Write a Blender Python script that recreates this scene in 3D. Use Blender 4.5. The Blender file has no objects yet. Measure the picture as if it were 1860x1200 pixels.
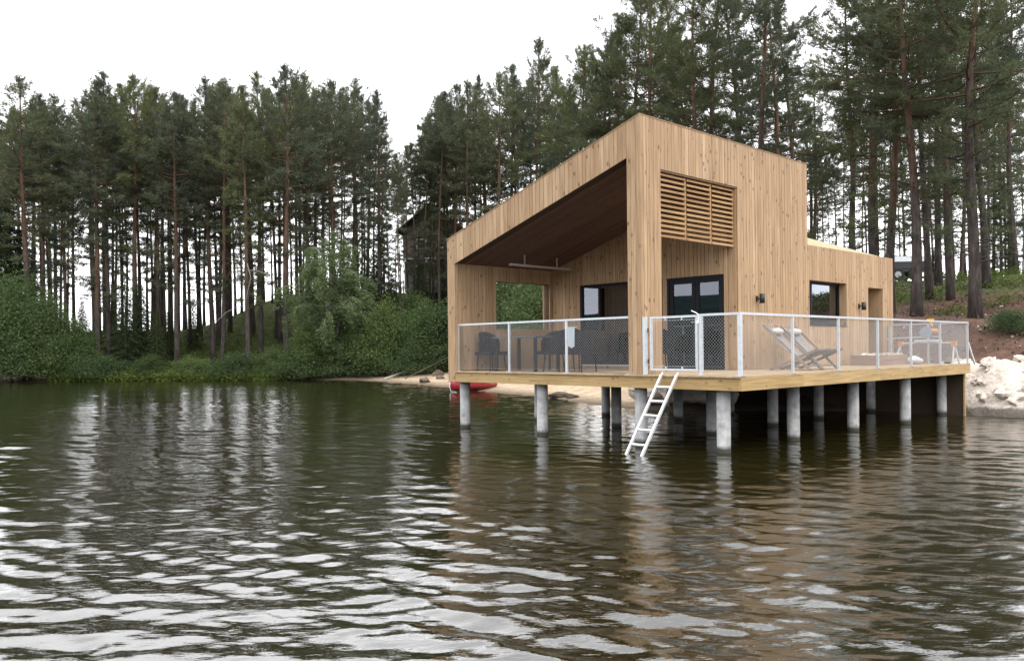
import bpy, math, random
import numpy as np
from mathutils import Matrix, Vector

C = bpy.context.scene.collection
S = bpy.context.scene
R = math.radians

# ------------------------------------------------------------------ camera, world, sun
F, CX, CY, CAMZ, ROLL = 1500.0, 930.0, 634.8, 1.8, R(0.62)
cam = bpy.data.cameras.new('camera')
cam.sensor_width = 36.0
cam.lens = 36.0 * F / 1860.0
cam.shift_y = (CY - 600.0) / 1860.0
cam.clip_start, cam.clip_end = 0.1, 6000.0
camo = bpy.data.objects.new('camera', cam)
C.objects.link(camo)
camo.matrix_world = Matrix.Translation((0, 0, CAMZ)) @ Matrix.Rotation(R(90), 4, 'X') @ Matrix.Rotation(-ROLL, 4, 'Z')
S.camera = camo

SUN_EL, SUN_AZ = R(52), R(150)          # azimuth clockwise from +Y
w = bpy.data.worlds.new('World')
S.world = w
w.use_nodes = True
nt = w.node_tree
nt.nodes.clear()
out = nt.nodes.new('ShaderNodeOutputWorld')
bg = nt.nodes.new('ShaderNodeBackground')
bg.inputs['Strength'].default_value = 0.1
sky = nt.nodes.new('ShaderNodeTexSky')
sky.sky_type = 'NISHITA'
sky.sun_disc = False
sky.sun_elevation = SUN_EL
sky.sun_rotation = SUN_AZ
tc = nt.nodes.new('ShaderNodeTexCoord')
mp = nt.nodes.new('ShaderNodeMapping')
mp.inputs['Scale'].default_value = (1.0, 1.0, 2.6)
nz = nt.nodes.new('ShaderNodeTexNoise')
nz.inputs['Scale'].default_value = 1.5
nz.inputs['Detail'].default_value = 6
nz.inputs['Roughness'].default_value = 0.55
rp = nt.nodes.new('ShaderNodeValToRGB')
rp.color_ramp.elements[0].position = 0.40
rp.color_ramp.elements[0].color = (17.0, 17.3, 18.0, 1)
rp.color_ramp.elements[1].position = 0.58
rp.color_ramp.elements[1].color = (33.0, 33.0, 33.6, 1)
mx = nt.nodes.new('ShaderNodeMix')
mx.data_type = 'RGBA'
mx.inputs['Factor'].default_value = 0.9     # the cloud deck covers nine tenths of the sky
L = nt.links.new
L(tc.outputs['Generated'], mp.inputs['Vector'])
L(mp.outputs['Vector'], nz.inputs['Vector'])
L(nz.outputs['Fac'], rp.inputs['Fac'])
L(sky.outputs['Color'], mx.inputs['A'])
L(rp.outputs['Color'], mx.inputs['B'])
L(mx.outputs['Result'], bg.inputs['Color'])
L(bg.outputs['Background'], out.inputs['Surface'])

sl = bpy.data.lights.new('sun', 'SUN')
sl.energy = 1.5
sl.angle = R(25)
sl.color = (1.0, 0.96, 0.9)
so = bpy.data.objects.new('sun', sl)
C.objects.link(so)
sd = Vector((math.sin(SUN_AZ) * math.cos(SUN_EL), math.cos(SUN_AZ) * math.cos(SUN_EL), math.sin(SUN_EL)))
so.rotation_euler = sd.to_track_quat('Z', 'Y').to_euler()
so.location = (20, -30, 60)

vs = S.view_settings
vs.view_transform = 'Standard'
vs.look = 'None'
vs.exposure = 0.15
vs.gamma = 1.0
vs.use_curve_mapping = False
S.cycles.use_denoising = True
S.cycles.max_bounces = 6
S.cycles.diffuse_bounces = 3
S.cycles.glossy_bounces = 3
S.cycles.transparent_max_bounces = 12
S.cycles.transmission_bounces = 3
S.cycles.caustics_reflective = False
S.cycles.caustics_refractive = False
S.cycles.sample_clamp_indirect = 6.0

# ------------------------------------------------------------------ helpers
def px2x(px, d):                       # photo column at depth d -> world X
    return (px - CX) / F * d
def hor(px):
    return CY - math.tan(ROLL) * (px - CX)
def zat(px, py, d):                    # height of a photo row at depth d
    return CAMZ + (hor(px) - py) / F * d

def smooth(t):
    t = np.clip(t, 0, 1)
    return t * t * (3 - 2 * t)

class MB:
    def __init__(s):
        s.v, s.f = [], []
    def pts(s, p, faces):
        o = len(s.v)
        s.v += [tuple(q) for q in p]
        s.f += [tuple(i + o for i in f) for f in faces]
        return s
    BOXF = [(0, 3, 2, 1), (4, 5, 6, 7), (0, 1, 5, 4), (1, 2, 6, 5), (2, 3, 7, 6), (3, 0, 4, 7)]
    def box(s, x0, x1, y0, y1, z0, z1):
        if x0 > x1: x0, x1 = x1, x0
        if y0 > y1: y0, y1 = y1, y0
        return s.pts([(x0, y0, z0), (x1, y0, z0), (x1, y1, z0), (x0, y1, z0), (x0, y0, z1), (x1, y0, z1), (x1, y1, z1), (x0, y1, z1)], s.BOXF)
    def hexa(s, p):
        return s.pts(p, s.BOXF)
    def bar(s, p, q, wd, ht, up=(0, 0, 1)):   # rectangular bar between two points
        p, q, up = Vector(p), Vector(q), Vector(up)
        d = (q - p).normalized()
        sx = d.cross(up)
        if sx.length < 1e-4: sx = d.cross(Vector((1, 0, 0)))
        sx.normalize()
        u = sx.cross(d)
        a, b = sx * wd / 2, u * ht / 2
        return s.pts([p - a - b, p + a - b, q + a - b, q - a - b, p - a + b, p + a + b, q + a + b, q - a + b], s.BOXF)
    def tube(s, path, rad, n=8, cap=True):
        path = [Vector(p) for p in path]
        if not hasattr(rad, '__len__'): rad = [rad] * len(path)
        o = len(s.v)
        ref = None
        for i, p in enumerate(path):
            d = (path[min(i + 1, len(path) - 1)] - path[max(i - 1, 0)])
            d = d.normalized() if d.length > 1e-9 else Vector((0, 0, 1))
            if ref is None:
                ref = d.cross(Vector((0, 0, 1)))
                if ref.length < 1e-3: ref = Vector((1, 0, 0))
            ref = (ref - d * ref.dot(d)).normalized()
            b = d.cross(ref)
            for k in range(n):
                t = 2 * math.pi * k / n
                s.v.append(tuple(p + (ref * math.cos(t) + b * math.sin(t)) * rad[i]))
        for i in range(len(path) - 1):
            for k in range(n):
                a, b2 = o + i * n + k, o + i * n + (k + 1) % n
                s.f.append((a, b2, b2 + n, a + n))
        if cap:
            s.f.append(tuple(o + k for k in range(n))[::-1])
            s.f.append(tuple(o + (len(path) - 1) * n + k for k in range(n)))
        return s
    def blob(s, c, r, seed=0, nu=10, nv=7, rough=0.18, flat=None):
        rg = random.Random(seed)
        ph = [(rg.uniform(1, 3.5), rg.uniform(0, 6.3), rg.uniform(1, 3.5), rg.uniform(0, 6.3)) for _ in range(4)]
        o = len(s.v)
        for j in range(nv + 1):
            th = math.pi * j / nv
            for i in range(nu):
                fi = 2 * math.pi * i / nu
                d = (math.sin(th) * math.cos(fi), math.sin(th) * math.sin(fi), math.cos(th))
                k = 1 + rough * sum(math.sin(a * d[0] * 2 + b) * math.sin(c2 * d[1] * 2 + e + d[2] * 2) for a, b, c2, e in ph) / 2
                z = c[2] + d[2] * r[2] * k
                s.v.append((c[0] + d[0] * r[0] * k, c[1] + d[1] * r[1] * k, z if flat is None else max(z, flat)))
        for j in range(nv):
            for i in range(nu):
                a, b = o + j * nu + i, o + j * nu + (i + 1) % nu
                s.f.append((a, a + nu, b + nu, b))
        return s
    def mesh(s, name, m, sm=False, org=(0, 0, 0)):
        me = bpy.data.meshes.new(name)
        me.from_pydata([(x - org[0], y - org[1], z - org[2]) for x, y, z in s.v], [], s.f)
        if m: me.materials.append(m)
        if sm: me.polygons.foreach_set('use_smooth', [True] * len(me.polygons))
        return me
    def build(s, name, m, parent=None, sm=False):
        org = ORG.get(parent.name, (0, 0, 0)) if parent else (0, 0, 0)
        return link(name, s.mesh(name, m, sm, org), parent)

ORG = {}
def link(name, me, parent=None):
    o = bpy.data.objects.new(name, me)
    C.objects.link(o)
    if parent:
        o.parent = parent
        ORG[o.name] = ORG.get(parent.name, (0, 0, 0))
    return o

def tag(o, label, cat, group=None):
    o['label'] = label
    o['category'] = cat
    if group: o['group'] = group
    return o

def thing(name, label, cat, loc, rz=0.0, group=None, org=(0, 0, 0)):
    o = bpy.data.objects.new(name, None)
    o.empty_display_size = 0.2
    C.objects.link(o)
    o.location = loc
    o.rotation_euler = (0, 0, rz)
    tag(o, label, cat, group)
    ORG[o.name] = org
    return o

def np_mesh(name, V, T, m, sm=False):
    me = bpy.data.meshes.new(name)
    V = np.ascontiguousarray(V, dtype=np.float32)
    T = np.ascontiguousarray(T, dtype=np.int32)
    k = T.shape[1]
    me.vertices.add(len(V))
    me.vertices.foreach_set('co', V.ravel())
    me.loops.add(T.size)
    me.loops.foreach_set('vertex_index', T.ravel())
    me.polygons.add(len(T))
    me.polygons.foreach_set('loop_start', np.arange(0, T.size, k, dtype=np.int32))
    me.polygons.foreach_set('loop_total', np.full(len(T), k, dtype=np.int32))
    if sm: me.polygons.foreach_set('use_smooth', np.ones(len(T), dtype=bool))
    me.update(calc_edges=True)
    if m: me.materials.append(m)
    return me

# ------------------------------------------------------------------ materials
class NM:
    def __init__(s, name):
        s.m = bpy.data.materials.new(name)
        s.m.use_nodes = True
        s.t = s.m.node_tree
        s.b = s.t.nodes['Principled BSDF']
        s.o = s.t.nodes['Material Output']
    def n(s, typ, **kw):
        x = s.t.nodes.new(typ)
        for k, v in kw.items(): setattr(x, k, v)
        return x
    def l(s, a, b): s.t.links.new(a, b)
    def ramp(s, fac, stops):
        r = s.n('ShaderNodeValToRGB')
        e = r.color_ramp.elements
        while len(e) < len(stops): e.new(0.5)
        for el, (p, c) in zip(e, stops):
            el.position = p
            el.color = (*c, 1) if len(c) == 3 else c
        s.l(fac, r.inputs['Fac'])
        return r.outputs['Color']
    def noise(s, vec, scale, detail=4, rough=0.55, dim=None):
        x = s.n('ShaderNodeTexNoise')
        x.inputs['Scale'].default_value = scale
        x.inputs['Detail'].default_value = detail
        x.inputs['Roughness'].default_value = rough
        if vec: s.l(vec, x.inputs['Vector'])
        return x.outputs['Fac']
    def math(s, op, a, b=None, clamp=False):
        x = s.n('ShaderNodeMath', operation=op, use_clamp=clamp)
        for i, q in enumerate((a, b)):
            if q is None: continue
            if isinstance(q, (int, float)): x.inputs[i].default_value = q
            else: s.l(q, x.inputs[i])
        return x.outputs[0]
    def mix(s, fac, a, b, mode='MIX'):
        x = s.n('ShaderNodeMix', data_type='RGBA', blend_type=mode)
        for k, q in (('Factor', fac), ('A', a), ('B', b)):
            if isinstance(q, (int, float)): x.inputs[k].default_value = q
            elif isinstance(q, tuple): x.inputs[k].default_value = (*q, 1)
            else: s.l(q, x.inputs[k])
        return x.outputs['Result']
    def mapping(s, vec, scale=(1, 1, 1), rot=(0, 0, 0)):
        x = s.n('ShaderNodeMapping')
        x.inputs['Scale'].default_value = scale
        x.inputs['Rotation'].default_value = rot
        s.l(vec, x.inputs['Vector'])
        return x.outputs['Vector']
    def bump(s, h, dist, strength=1.0):
        x = s.n('ShaderNodeBump')
        x.inputs['Distance'].default_value = dist
        x.inputs['Strength'].default_value = strength
        s.l(h, x.inputs['Height'])
        s.l(x.outputs['Normal'], s.b.inputs['Normal'])
        return x.outputs['Normal']
    def set(s, col=None, rough=None, metal=None, spec=None):
        if col is not None:
            if isinstance(col, tuple): s.b.inputs['Base Color'].default_value = (*col, 1)
            else: s.l(col, s.b.inputs['Base Color'])
        if rough is not None:
            if isinstance(rough, (int, float)): s.b.inputs['Roughness'].default_value = rough
            else: s.l(rough, s.b.inputs['Roughness'])
        if metal is not None: s.b.inputs['Metallic'].default_value = metal
        if spec is not None: s.b.inputs['Specular IOR Level'].default_value = spec
        return s.m

THETA = math.atan2(-0.729, 0.685)
def wood(name, tones, axis='Z', knots=0.75, rough=0.65, grain=0.35):
    """boards: a tone per board, lengthwise grain along the axis, scattered knots"""
    m = NM(name)
    geo = m.n('ShaderNodeNewGeometry')
    oi = m.n('ShaderNodeObjectInfo')
    rot = m.n('ShaderNodeVectorRotate', rotation_type='Z_AXIS')
    m.l(geo.outputs['Position'], rot.inputs['Vector'])
    rot.inputs['Angle'].default_value = -THETA
    add = m.n('ShaderNodeVectorMath', operation='ADD')
    sc = m.n('ShaderNodeVectorMath', operation='SCALE')
    comb = m.n('ShaderNodeCombineXYZ')
    m.l(oi.outputs['Random'], comb.inputs[0])
    m.l(oi.outputs['Random'], comb.inputs[1])
    m.l(oi.outputs['Random'], comb.inputs[2])
    m.l(comb.outputs[0], sc.inputs[0])
    sc.inputs['Scale'].default_value = 37.0
    m.l(rot.outputs[0], add.inputs[0])
    m.l(sc.outputs[0], add.inputs[1])
    k = {'X': 0, 'Y': 1, 'Z': 2}[axis]
    g1 = [34, 34, 34]; g1[k] = 1.3
    g2 = [6.5, 6.5, 6.5]; g2[k] = 4.2
    n1 = m.noise(m.mapping(add.outputs[0], tuple(g1)), 1.0, 5, 0.6)
    n2 = m.noise(m.mapping(add.outputs[0], (1.2, 1.2, 1.2)), 1.0, 3, 0.5)
    base = m.ramp(oi.outputs['Random'], [(i / (len(tones) - 1), t) for i, t in enumerate(tones)])
    gr = m.ramp(n1, [(0.3, (1 - grain,) * 3), (0.55, (1, 1, 1)), (0.75, (1 + grain * 0.35,) * 3)])
    col = m.mix(1.0, base, gr, 'MULTIPLY')
    blot = m.ramp(n2, [(0.3, (0.86, 0.84, 0.8)), (0.7, (1.08, 1.08, 1.08))])
    col = m.mix(0.8, col, blot, 'MULTIPLY')
    vo = m.n('ShaderNodeTexVoronoi')
    vo.inputs['Scale'].default_value = 1.0
    m.l(m.mapping(add.outputs[0], tuple(g2)), vo.inputs['Vector'])
    kn = m.ramp(vo.outputs['Distance'], [(0.08, (1, 1, 1)), (0.24, (0, 0, 0))])
    # only some cells carry a knot
    sep = m.n('ShaderNodeSeparateColor')
    m.l(vo.outputs['Color'], sep.inputs[0])
    some = m.math('LESS_THAN', sep.outputs[0], 0.7)
    kf = m.math('MULTIPLY', m.math('MULTIPLY', kn, some), knots)
    col = m.mix(kf, col, (0.09, 0.045, 0.02))
    m.bump(n1, 0.002, 0.5)
    return m.set(col, rough, spec=0.25)

def plain(name, col, rough=0.5, metal=0.0, var=0.12, scale=6.0, spec=0.5, bump=0.0):
    m = NM(name)
    geo = m.n('ShaderNodeNewGeometry')
    n = m.noise(geo.outputs['Position'], scale, 5)
    c = m.mix(1.0, col, m.ramp(n, [(0.25, (1 - var,) * 3), (0.75, (1 + var,) * 3)]), 'MULTIPLY')
    if bump: m.bump(n, bump)
    return m.set(c, rough, metal, spec)

def leafmat(name, dark, light, trans=0.35, spread=0.5, tints=None):
    m = NM(name)
    geo = m.n('ShaderNodeNewGeometry')
    oi = m.n('ShaderNodeObjectInfo')
    n = m.noise(geo.outputs['Position'], 0.9, 3)
    v = m.math('ADD', m.math('MULTIPLY', geo.outputs['Random Per Island'], spread), m.math('MULTIPLY', n, 1 - spread))
    col = m.ramp(v, [(0.2, dark), (0.55, tuple((a + b) / 2 for a, b in zip(dark, light))), (0.85, light)])
    tint = m.ramp(oi.outputs['Random'], tints or [(0.0, (0.80, 0.84, 0.92)), (0.45, (1.0, 1.0, 1.0)), (0.8, (1.16, 1.14, 0.95)), (1.0, (1.32, 1.30, 0.88))])
    col = m.mix(1.0, col, tint, 'MULTIPLY')
    d = m.n('ShaderNodeBsdfDiffuse')
    t = m.n('ShaderNodeBsdfTranslucent')
    mxs = m.n('ShaderNodeMixShader')
    mxs.inputs[0].default_value = trans
    m.l(col, d.inputs['Color'])
    m.l(col, t.inputs['Color'])
    m.l(d.outputs[0], mxs.inputs[1])
    m.l(t.outputs[0], mxs.inputs[2])
    m.t.nodes.remove(m.b)
    m.l(mxs.outputs[0], m.o.inputs['Surface'])
    return m.m

def bark_pine():
    m = NM('pine_bark')
    geo = m.n('ShaderNodeNewGeometry')
    tcx = m.n('ShaderNodeTexCoord')
    sep = m.n('ShaderNodeSeparateXYZ')
    oi = m.n('ShaderNodeObjectInfo')
    m.l(tcx.outputs['Object'], sep.inputs[0])
    n = m.noise(m.mapping(geo.outputs['Position'], (9, 9, 2.2)), 1.0, 6, 0.65)
    n2 = m.noise(geo.outputs['Position'], 0.6, 3)
    h = m.math('ADD', m.math('MULTIPLY', sep.outputs[2], 0.05), m.math('MULTIPLY', m.math('SUBTRACT', n2, 0.5), 0.45))
    h = m.math('ADD', h, m.math('MULTIPLY', m.math('SUBTRACT', oi.outputs['Random'], 0.5), 0.3))
    low = m.ramp(n, [(0.3, (0.024, 0.019, 0.017)), (0.6, (0.075, 0.063, 0.058)), (0.8, (0.14, 0.12, 0.11))])
    hi = m.ramp(n, [(0.3, (0.06, 0.032, 0.021)), (0.6, (0.145, 0.088, 0.062)), (0.8, (0.25, 0.17, 0.125))])
    f = m.ramp(h, [(0.22, (0, 0, 0)), (0.5, (1, 1, 1))])
    m.bump(n, 0.03)
    return m.set(m.mix(f, low, hi), 0.9, spec=0.1)

M = {}
TAN = [(0.355, 0.228, 0.128), (0.425, 0.288, 0.172), (0.385, 0.254, 0.148), (0.465, 0.326, 0.202), (0.37, 0.242, 0.138), (0.44, 0.300, 0.180)]
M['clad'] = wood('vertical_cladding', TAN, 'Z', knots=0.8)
M['ceil'] = wood('ceiling_boards_shaded', [(0.150, 0.092, 0.076), (0.185, 0.115, 0.095), (0.128, 0.078, 0.064)], 'X', knots=0.5)  # same wood as the cladding, darkened: terrace shade put into the colour
M['slatw'] = wood('louvre_slats', [(0.36, 0.21, 0.10), (0.43, 0.265, 0.13), (0.31, 0.18, 0.085)], 'Y', knots=0.4)
M['deckw'] = wood('deck_boards', [(0.43, 0.325, 0.21), (0.50, 0.385, 0.26), (0.39, 0.29, 0.185)], 'Y', knots=0.5)
M['beamx'] = wood('treated_beam_front', [(0.41, 0.278, 0.125), (0.45, 0.315, 0.152)], 'X', knots=0.6)
M['beamy'] = wood('treated_beam_side', [(0.41, 0.278, 0.125), (0.45, 0.315, 0.152)], 'Y', knots=0.6)
M['core'] = plain('dark_joint_backing', (0.045, 0.028, 0.016), 0.9)
M['roofing'] = plain('roofing_felt', (0.05, 0.05, 0.052), 0.9)
M['sheath'] = plain('pale_roof_sheathing', (0.62, 0.53, 0.34), 0.7, var=0.08)
M['frame'] = plain('dark_window_frame', (0.007, 0.008, 0.012), 0.55, spec=0.2)
M['black'] = plain('black_metal', (0.012, 0.012, 0.013), 0.45)
M['galv'] = plain('galvanised_steel', (0.56, 0.59, 0.62), 0.42, 0.55, 0.12, 14)
M['wire'] = plain('galvanised_wire', (0.33, 0.335, 0.34), 0.5, 0.3, 0.1, 20)
M['alu'] = plain('bare_aluminium', (0.80, 0.81, 0.83), 0.35, 0.45, 0.06)
M['heater'] = plain('beige_heater_shell', (0.42, 0.36, 0.32), 0.5)
M['white'] = plain('white_fabric', (0.62, 0.62, 0.66), 0.85)
M['curtain'] = plain('cream_curtain', (0.55, 0.52, 0.46), 0.9)
M['room'] = plain('room_plaster', (0.25, 0.22, 0.19), 0.9)
M['roomfloor'] = plain('room_floor', (0.2, 0.15, 0.1), 0.6)
M['wicker'] = plain('black_wicker', (0.008, 0.008, 0.011), 0.7, spec=0.2)
M['tabletop'] = plain('grey_tabletop', (0.10, 0.10, 0.115), 0.25)
M['towel'] = plain('pale_blue_towel', (0.50, 0.58, 0.63), 0.95)
M['chairwood'] = wood('weathered_chair_wood', [(0.23, 0.18, 0.155), (0.28, 0.225, 0.19)], 'Z', knots=0.1)
M['orange'] = plain('orange_plastic', (0.62, 0.24, 0.06), 0.5)
M['yellow'] = plain('yellow_plastic', (0.82, 0.46, 0.01), 0.35)
M['bluegrey'] = plain('grey_machine_casting', (0.24, 0.28, 0.34), 0.45)
M['palemetal'] = plain('pale_painted_steel', (0.52, 0.54, 0.54), 0.5)
M['crate'] = wood('brown_crate_boards', [(0.28, 0.18, 0.13), (0.32, 0.21, 0.15)], 'Y', knots=0.4)
M['offcut'] = plain('pale_offcuts', (0.68, 0.60, 0.52), 0.85)
M['red'] = plain('red_hull', (0.27, 0.013, 0.02), 0.5, var=0.25)
M['trailer'] = plain('grey_trailer_cover', (0.46, 0.48, 0.51), 0.5)
M['tyre'] = plain('tyre_rubber', (0.015, 0.015, 0.015), 0.8)
M['rim'] = plain('grey_wheel_rim', (0.3, 0.3, 0.31), 0.4, 0.5)
M['oldwall'] = wood('weathered_log_wall', [(0.145, 0.125, 0.105), (0.18, 0.155, 0.13), (0.125, 0.108, 0.092)], 'X', knots=0.2)
M['oldroof'] = plain('dark_roof_tiles', (0.022, 0.023, 0.022), 0.9)
M['paleboard'] = plain('pale_painted_board', (0.5, 0.5, 0.5), 0.7)
M['rubble'] = plain('grey_foundation_stone', (0.2, 0.195, 0.185), 0.9, var=0.35, scale=2)
M['drift'] = plain('bleached_driftwood', (0.36, 0.33, 0.28), 0.9, var=0.25)
M['deadwood'] = plain('bleached_dead_branch', (0.2, 0.17, 0.145), 0.9, var=0.2)
M['bark'] = bark_pine()
M['birchbark'] = plain('birch_bark', (0.22, 0.205, 0.185), 0.8, var=0.5, scale=5)
M['stem'] = plain('brown_stem', (0.085, 0.068, 0.05), 0.9)
M['needle'] = leafmat('pine_needles', (0.056, 0.066, 0.052), (0.168, 0.190, 0.116), 0.38)
M['needle_near'] = leafmat('pine_needles_near', (0.050, 0.062, 0.046), (0.152, 0.176, 0.102), 0.36)
M['spruce'] = leafmat('spruce_needles', (0.026, 0.036, 0.020), (0.068, 0.088, 0.040), 0.2)
M['birch'] = leafmat('birch_leaves', (0.095, 0.135, 0.058), (0.215, 0.27, 0.135), 0.45, 0.5, [(0, (1, 1, 1)), (1, (1.02, 1.02, 1))])
M['bush'] = leafmat('bush_leaves', (0.055, 0.082, 0.036), (0.17, 0.225, 0.095), 0.42, 0.5, [(0, (0.86, 0.92, 0.86)), (0.5, (1, 1, 1)), (1, (1.22, 1.18, 0.92))])
M['bush2'] = leafmat('dark_bush_leaves', (0.036, 0.058, 0.030), (0.11, 0.155, 0.068), 0.38, 0.5, [(0, (0.86, 0.92, 0.86)), (0.5, (1, 1, 1)), (1, (1.22, 1.18, 0.92))])
M['herb'] = leafmat('undergrowth_leaves', (0.030, 0.055, 0.015), (0.11, 0.155, 0.036), 0.4)
M['heath'] = leafmat('heath_leaves', (0.05, 0.075, 0.02), (0.16, 0.20, 0.05), 0.35)

def concrete():
    m = NM('pier_concrete')
    geo = m.n('ShaderNodeNewGeometry')
    sep = m.n('ShaderNodeSeparateXYZ')
    m.l(geo.outputs['Position'], sep.inputs[0])
    n = m.noise(geo.outputs['Position'], 5, 6, 0.65)
    n2 = m.noise(m.mapping(geo.outputs['Position'], (14, 14, 1.5)), 1, 4)
    c = m.ramp(n, [(0.3, (0.20, 0.20, 0.197)), (0.5, (0.33, 0.33, 0.327)), (0.75, (0.45, 0.45, 0.44))])
    c = m.mix(0.5, c, m.ramp(n2, [(0.3, (0.7, 0.7, 0.7)), (0.6, (1.05, 1.05, 1.05))]), 'MULTIPLY')
    wet = m.ramp(m.math('ADD', sep.outputs[2], m.math('MULTIPLY', n, 0.06)), [(0.09, (1, 1, 1)), (0.17, (0, 0, 0))])
    c = m.mix(wet, c, (0.035, 0.036, 0.026))
    m.bump(n, 0.004)
    return m.set(c, 0.85, spec=0.3)
M['concrete'] = concrete()

def glass():
    m = NM('window_glass')
    m.t.nodes.remove(m.b)
    tr = m.n('ShaderNodeBsdfTransparent')
    tr.inputs['Color'].default_value = (0.62, 0.66, 0.66, 1)
    gl = m.n('ShaderNodeBsdfGlossy')
    gl.inputs['Roughness'].default_value = 0.01
    gl.inputs['Color'].default_value = (0.85, 0.9, 1.0, 1)
    fr = m.n('ShaderNodeFresnel')
    fr.inputs['IOR'].default_value = 1.9
    f = m.math('MULTIPLY', fr.outputs[0], 1.7, True)
    mxs = m.n('ShaderNodeMixShader')
    m.l(f, mxs.inputs[0])
    m.l(tr.outputs[0], mxs.inputs[1])
    m.l(gl.outputs[0], mxs.inputs[2])
    m.l(mxs.outputs[0], m.o.inputs['Surface'])
    return m.m
M['glass'] = glass()

def water_mat():
    m = NM('lake_water')
    geo = m.n('ShaderNodeNewGeometry')
    p = geo.outputs['Position']
    a = m.noise(m.mapping(p, (4.0, 11.0, 1), (0, 0, R(-9))), 1.0, 4, 0.6)
    b = m.noise(m.mapping(p, (1.0, 2.6, 1), (0, 0, R(14))), 1.0, 3, 0.55)
    gust = m.noise(m.mapping(p, (0.05, 0.16, 1), (0, 0, R(8))), 1.0, 3, 0.5)
    gf = m.math('ADD', m.math('MULTIPLY', gust, 1.5), 0.15)
    h = m.math('ADD', m.math('MULTIPLY', m.math('MULTIPLY', a, gf), 0.005), m.math('MULTIPLY', b, 0.006))
    fine = m.noise(m.mapping(p, (9.0, 21.0, 1), (0, 0, R(11))), 1.0, 3, 0.6)
    h = m.math('ADD', h, m.math('MULTIPLY', m.math('MULTIPLY', fine, gf), 0.0024))
    m.bump(h, 1.0)
    n = m.noise(p, 0.09, 4)
    c = m.ramp(n, [(0.3, (0.0105, 0.0092, 0.0026)), (0.7, (0.0155, 0.0130, 0.0040))])
    m.b.inputs['IOR'].default_value = 2.3
    return m.set(c, 0.02, spec=0.5)
M['water'] = water_mat()

def ground_mat():
    m = NM('shore_ground')
    geo = m.n('ShaderNodeNewGeometry')
    p = geo.outputs['Position']
    at = m.n('ShaderNodeAttribute', attribute_name='zone')
    sep = m.n('ShaderNodeSeparateColor')
    m.l(at.outputs['Color'], sep.inputs[0])
    n1 = m.noise(p, 1.1, 6, 0.6)
    n2 = m.noise(p, 7.0, 5, 0.65)
    nn = m.math('ADD', m.math('MULTIPLY', n1, 0.5), m.math('MULTIPLY', n2, 0.5))
    moss = m.ramp(nn, [(0.3, (0.022, 0.026, 0.010)), (0.5, (0.052, 0.065, 0.018)), (0.7, (0.105, 0.120, 0.032))])
    sand = m.ramp(nn, [(0.3, (0.20, 0.145, 0.095)), (0.5, (0.44, 0.34, 0.235)), (0.7, (0.56, 0.45, 0.33))])
    soil = m.ramp(nn, [(0.3, (0.038, 0.022, 0.016)), (0.5, (0.095, 0.054, 0.039)), (0.68, (0.17, 0.105, 0.078)), (0.8, (0.27, 0.19, 0.145))])
    jit = m.math('MULTIPLY', m.math('SUBTRACT', nn, 0.5), 1.6)
    def edge(ch):
        v = m.math('ADD', ch, jit)
        return m.ramp(v, [(0.38, (0, 0, 0)), (0.62, (1, 1, 1))])
    c = m.mix(edge(sep.outputs[1]), moss, soil)
    c = m.mix(edge(sep.outputs[0]), c, sand)
    c = m.mix(edge(sep.outputs[2]), c, m.mix(nn, (0.018, 0.014, 0.011), (0.06, 0.046, 0.036)))  # near-black tone below the house: its shade painted into the ground
    sx = m.n('ShaderNodeSeparateXYZ')
    m.l(p, sx.inputs[0])
    wet = m.ramp(sx.outputs[2], [(0.02, (1, 1, 1)), (0.14, (0, 0, 0))])
    c = m.mix(m.math('MULTIPLY', wet, 0.8), c, (0.07, 0.052, 0.035))
    m.bump(nn, 0.12, 0.8)
    return m.set(c, 0.95, spec=0.15)
M['ground'] = ground_mat()
M['road'] = plain('gravel_road_surface', (0.44, 0.39, 0.34), 0.95, var=0.2, scale=3, bump=0.02)
M['hill'] = plain('wooded_hillside', (0.030, 0.044, 0.040), 1.0, var=0.35, scale=0.02, spec=0.0)

def rockmat(name, stops):
    m = NM(name)
    geo = m.n('ShaderNodeNewGeometry')
    n = m.noise(geo.outputs['Position'], 2.6, 7, 0.68)
    n2 = m.noise(geo.outputs['Position'], 14, 4, 0.6)
    v = m.math('ADD', m.math('MULTIPLY', n, 0.65), m.math('MULTIPLY', n2, 0.35))
    m.bump(v, 0.10)
    sx = m.n('ShaderNodeSeparateXYZ')
    m.l(geo.outputs['Position'], sx.inputs[0])
    wet = m.ramp(m.math('ADD', sx.outputs[2], m.math('MULTIPLY', n, -0.35)), [(0.0, (1, 1, 1)), (0.08, (0, 0, 0))])
    return m.set(m.mix(m.math('MULTIPLY', wet, 0.85), m.ramp(v, stops), (0.06, 0.05, 0.042)), 0.95, spec=0.15)
M['palerock'] = rockmat('pale_blasted_rock', [(0.30, (0.17, 0.13, 0.10)), (0.40, (0.44, 0.375, 0.315)), (0.52, (0.60, 0.535, 0.47)), (0.75, (0.68, 0.62, 0.56))])
M['brownrock'] = rockmat('brown_shore_rock', [(0.3, (0.07, 0.055, 0.045)), (0.55, (0.20, 0.155, 0.12)), (0.75, (0.30, 0.24, 0.19))])

# ------------------------------------------------------------------ the setting: terrain, water, hills, road
SHX = np.array([-400, -220, -150, -95, -60, -34.7, -19, -13, -9.7, -5.1, -0.9, 1.4, 2.9, 4.6, 6.6, 8.8, 10.7, 11.7, 12.6, 16, 22, 40, 80, 200, 400.0])
SHY = np.array([260, 170, 105, 72, 59.0, 56, 54, 53, 51.5, 44, 35, 30.5, 25.6, 22.6, 23.2, 23.4, 22.6, 21.3, 20.2, 18.4, 16, 9, -5, -40, -90.0])
SEG = np.stack([SHX, SHY], 1)

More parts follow.
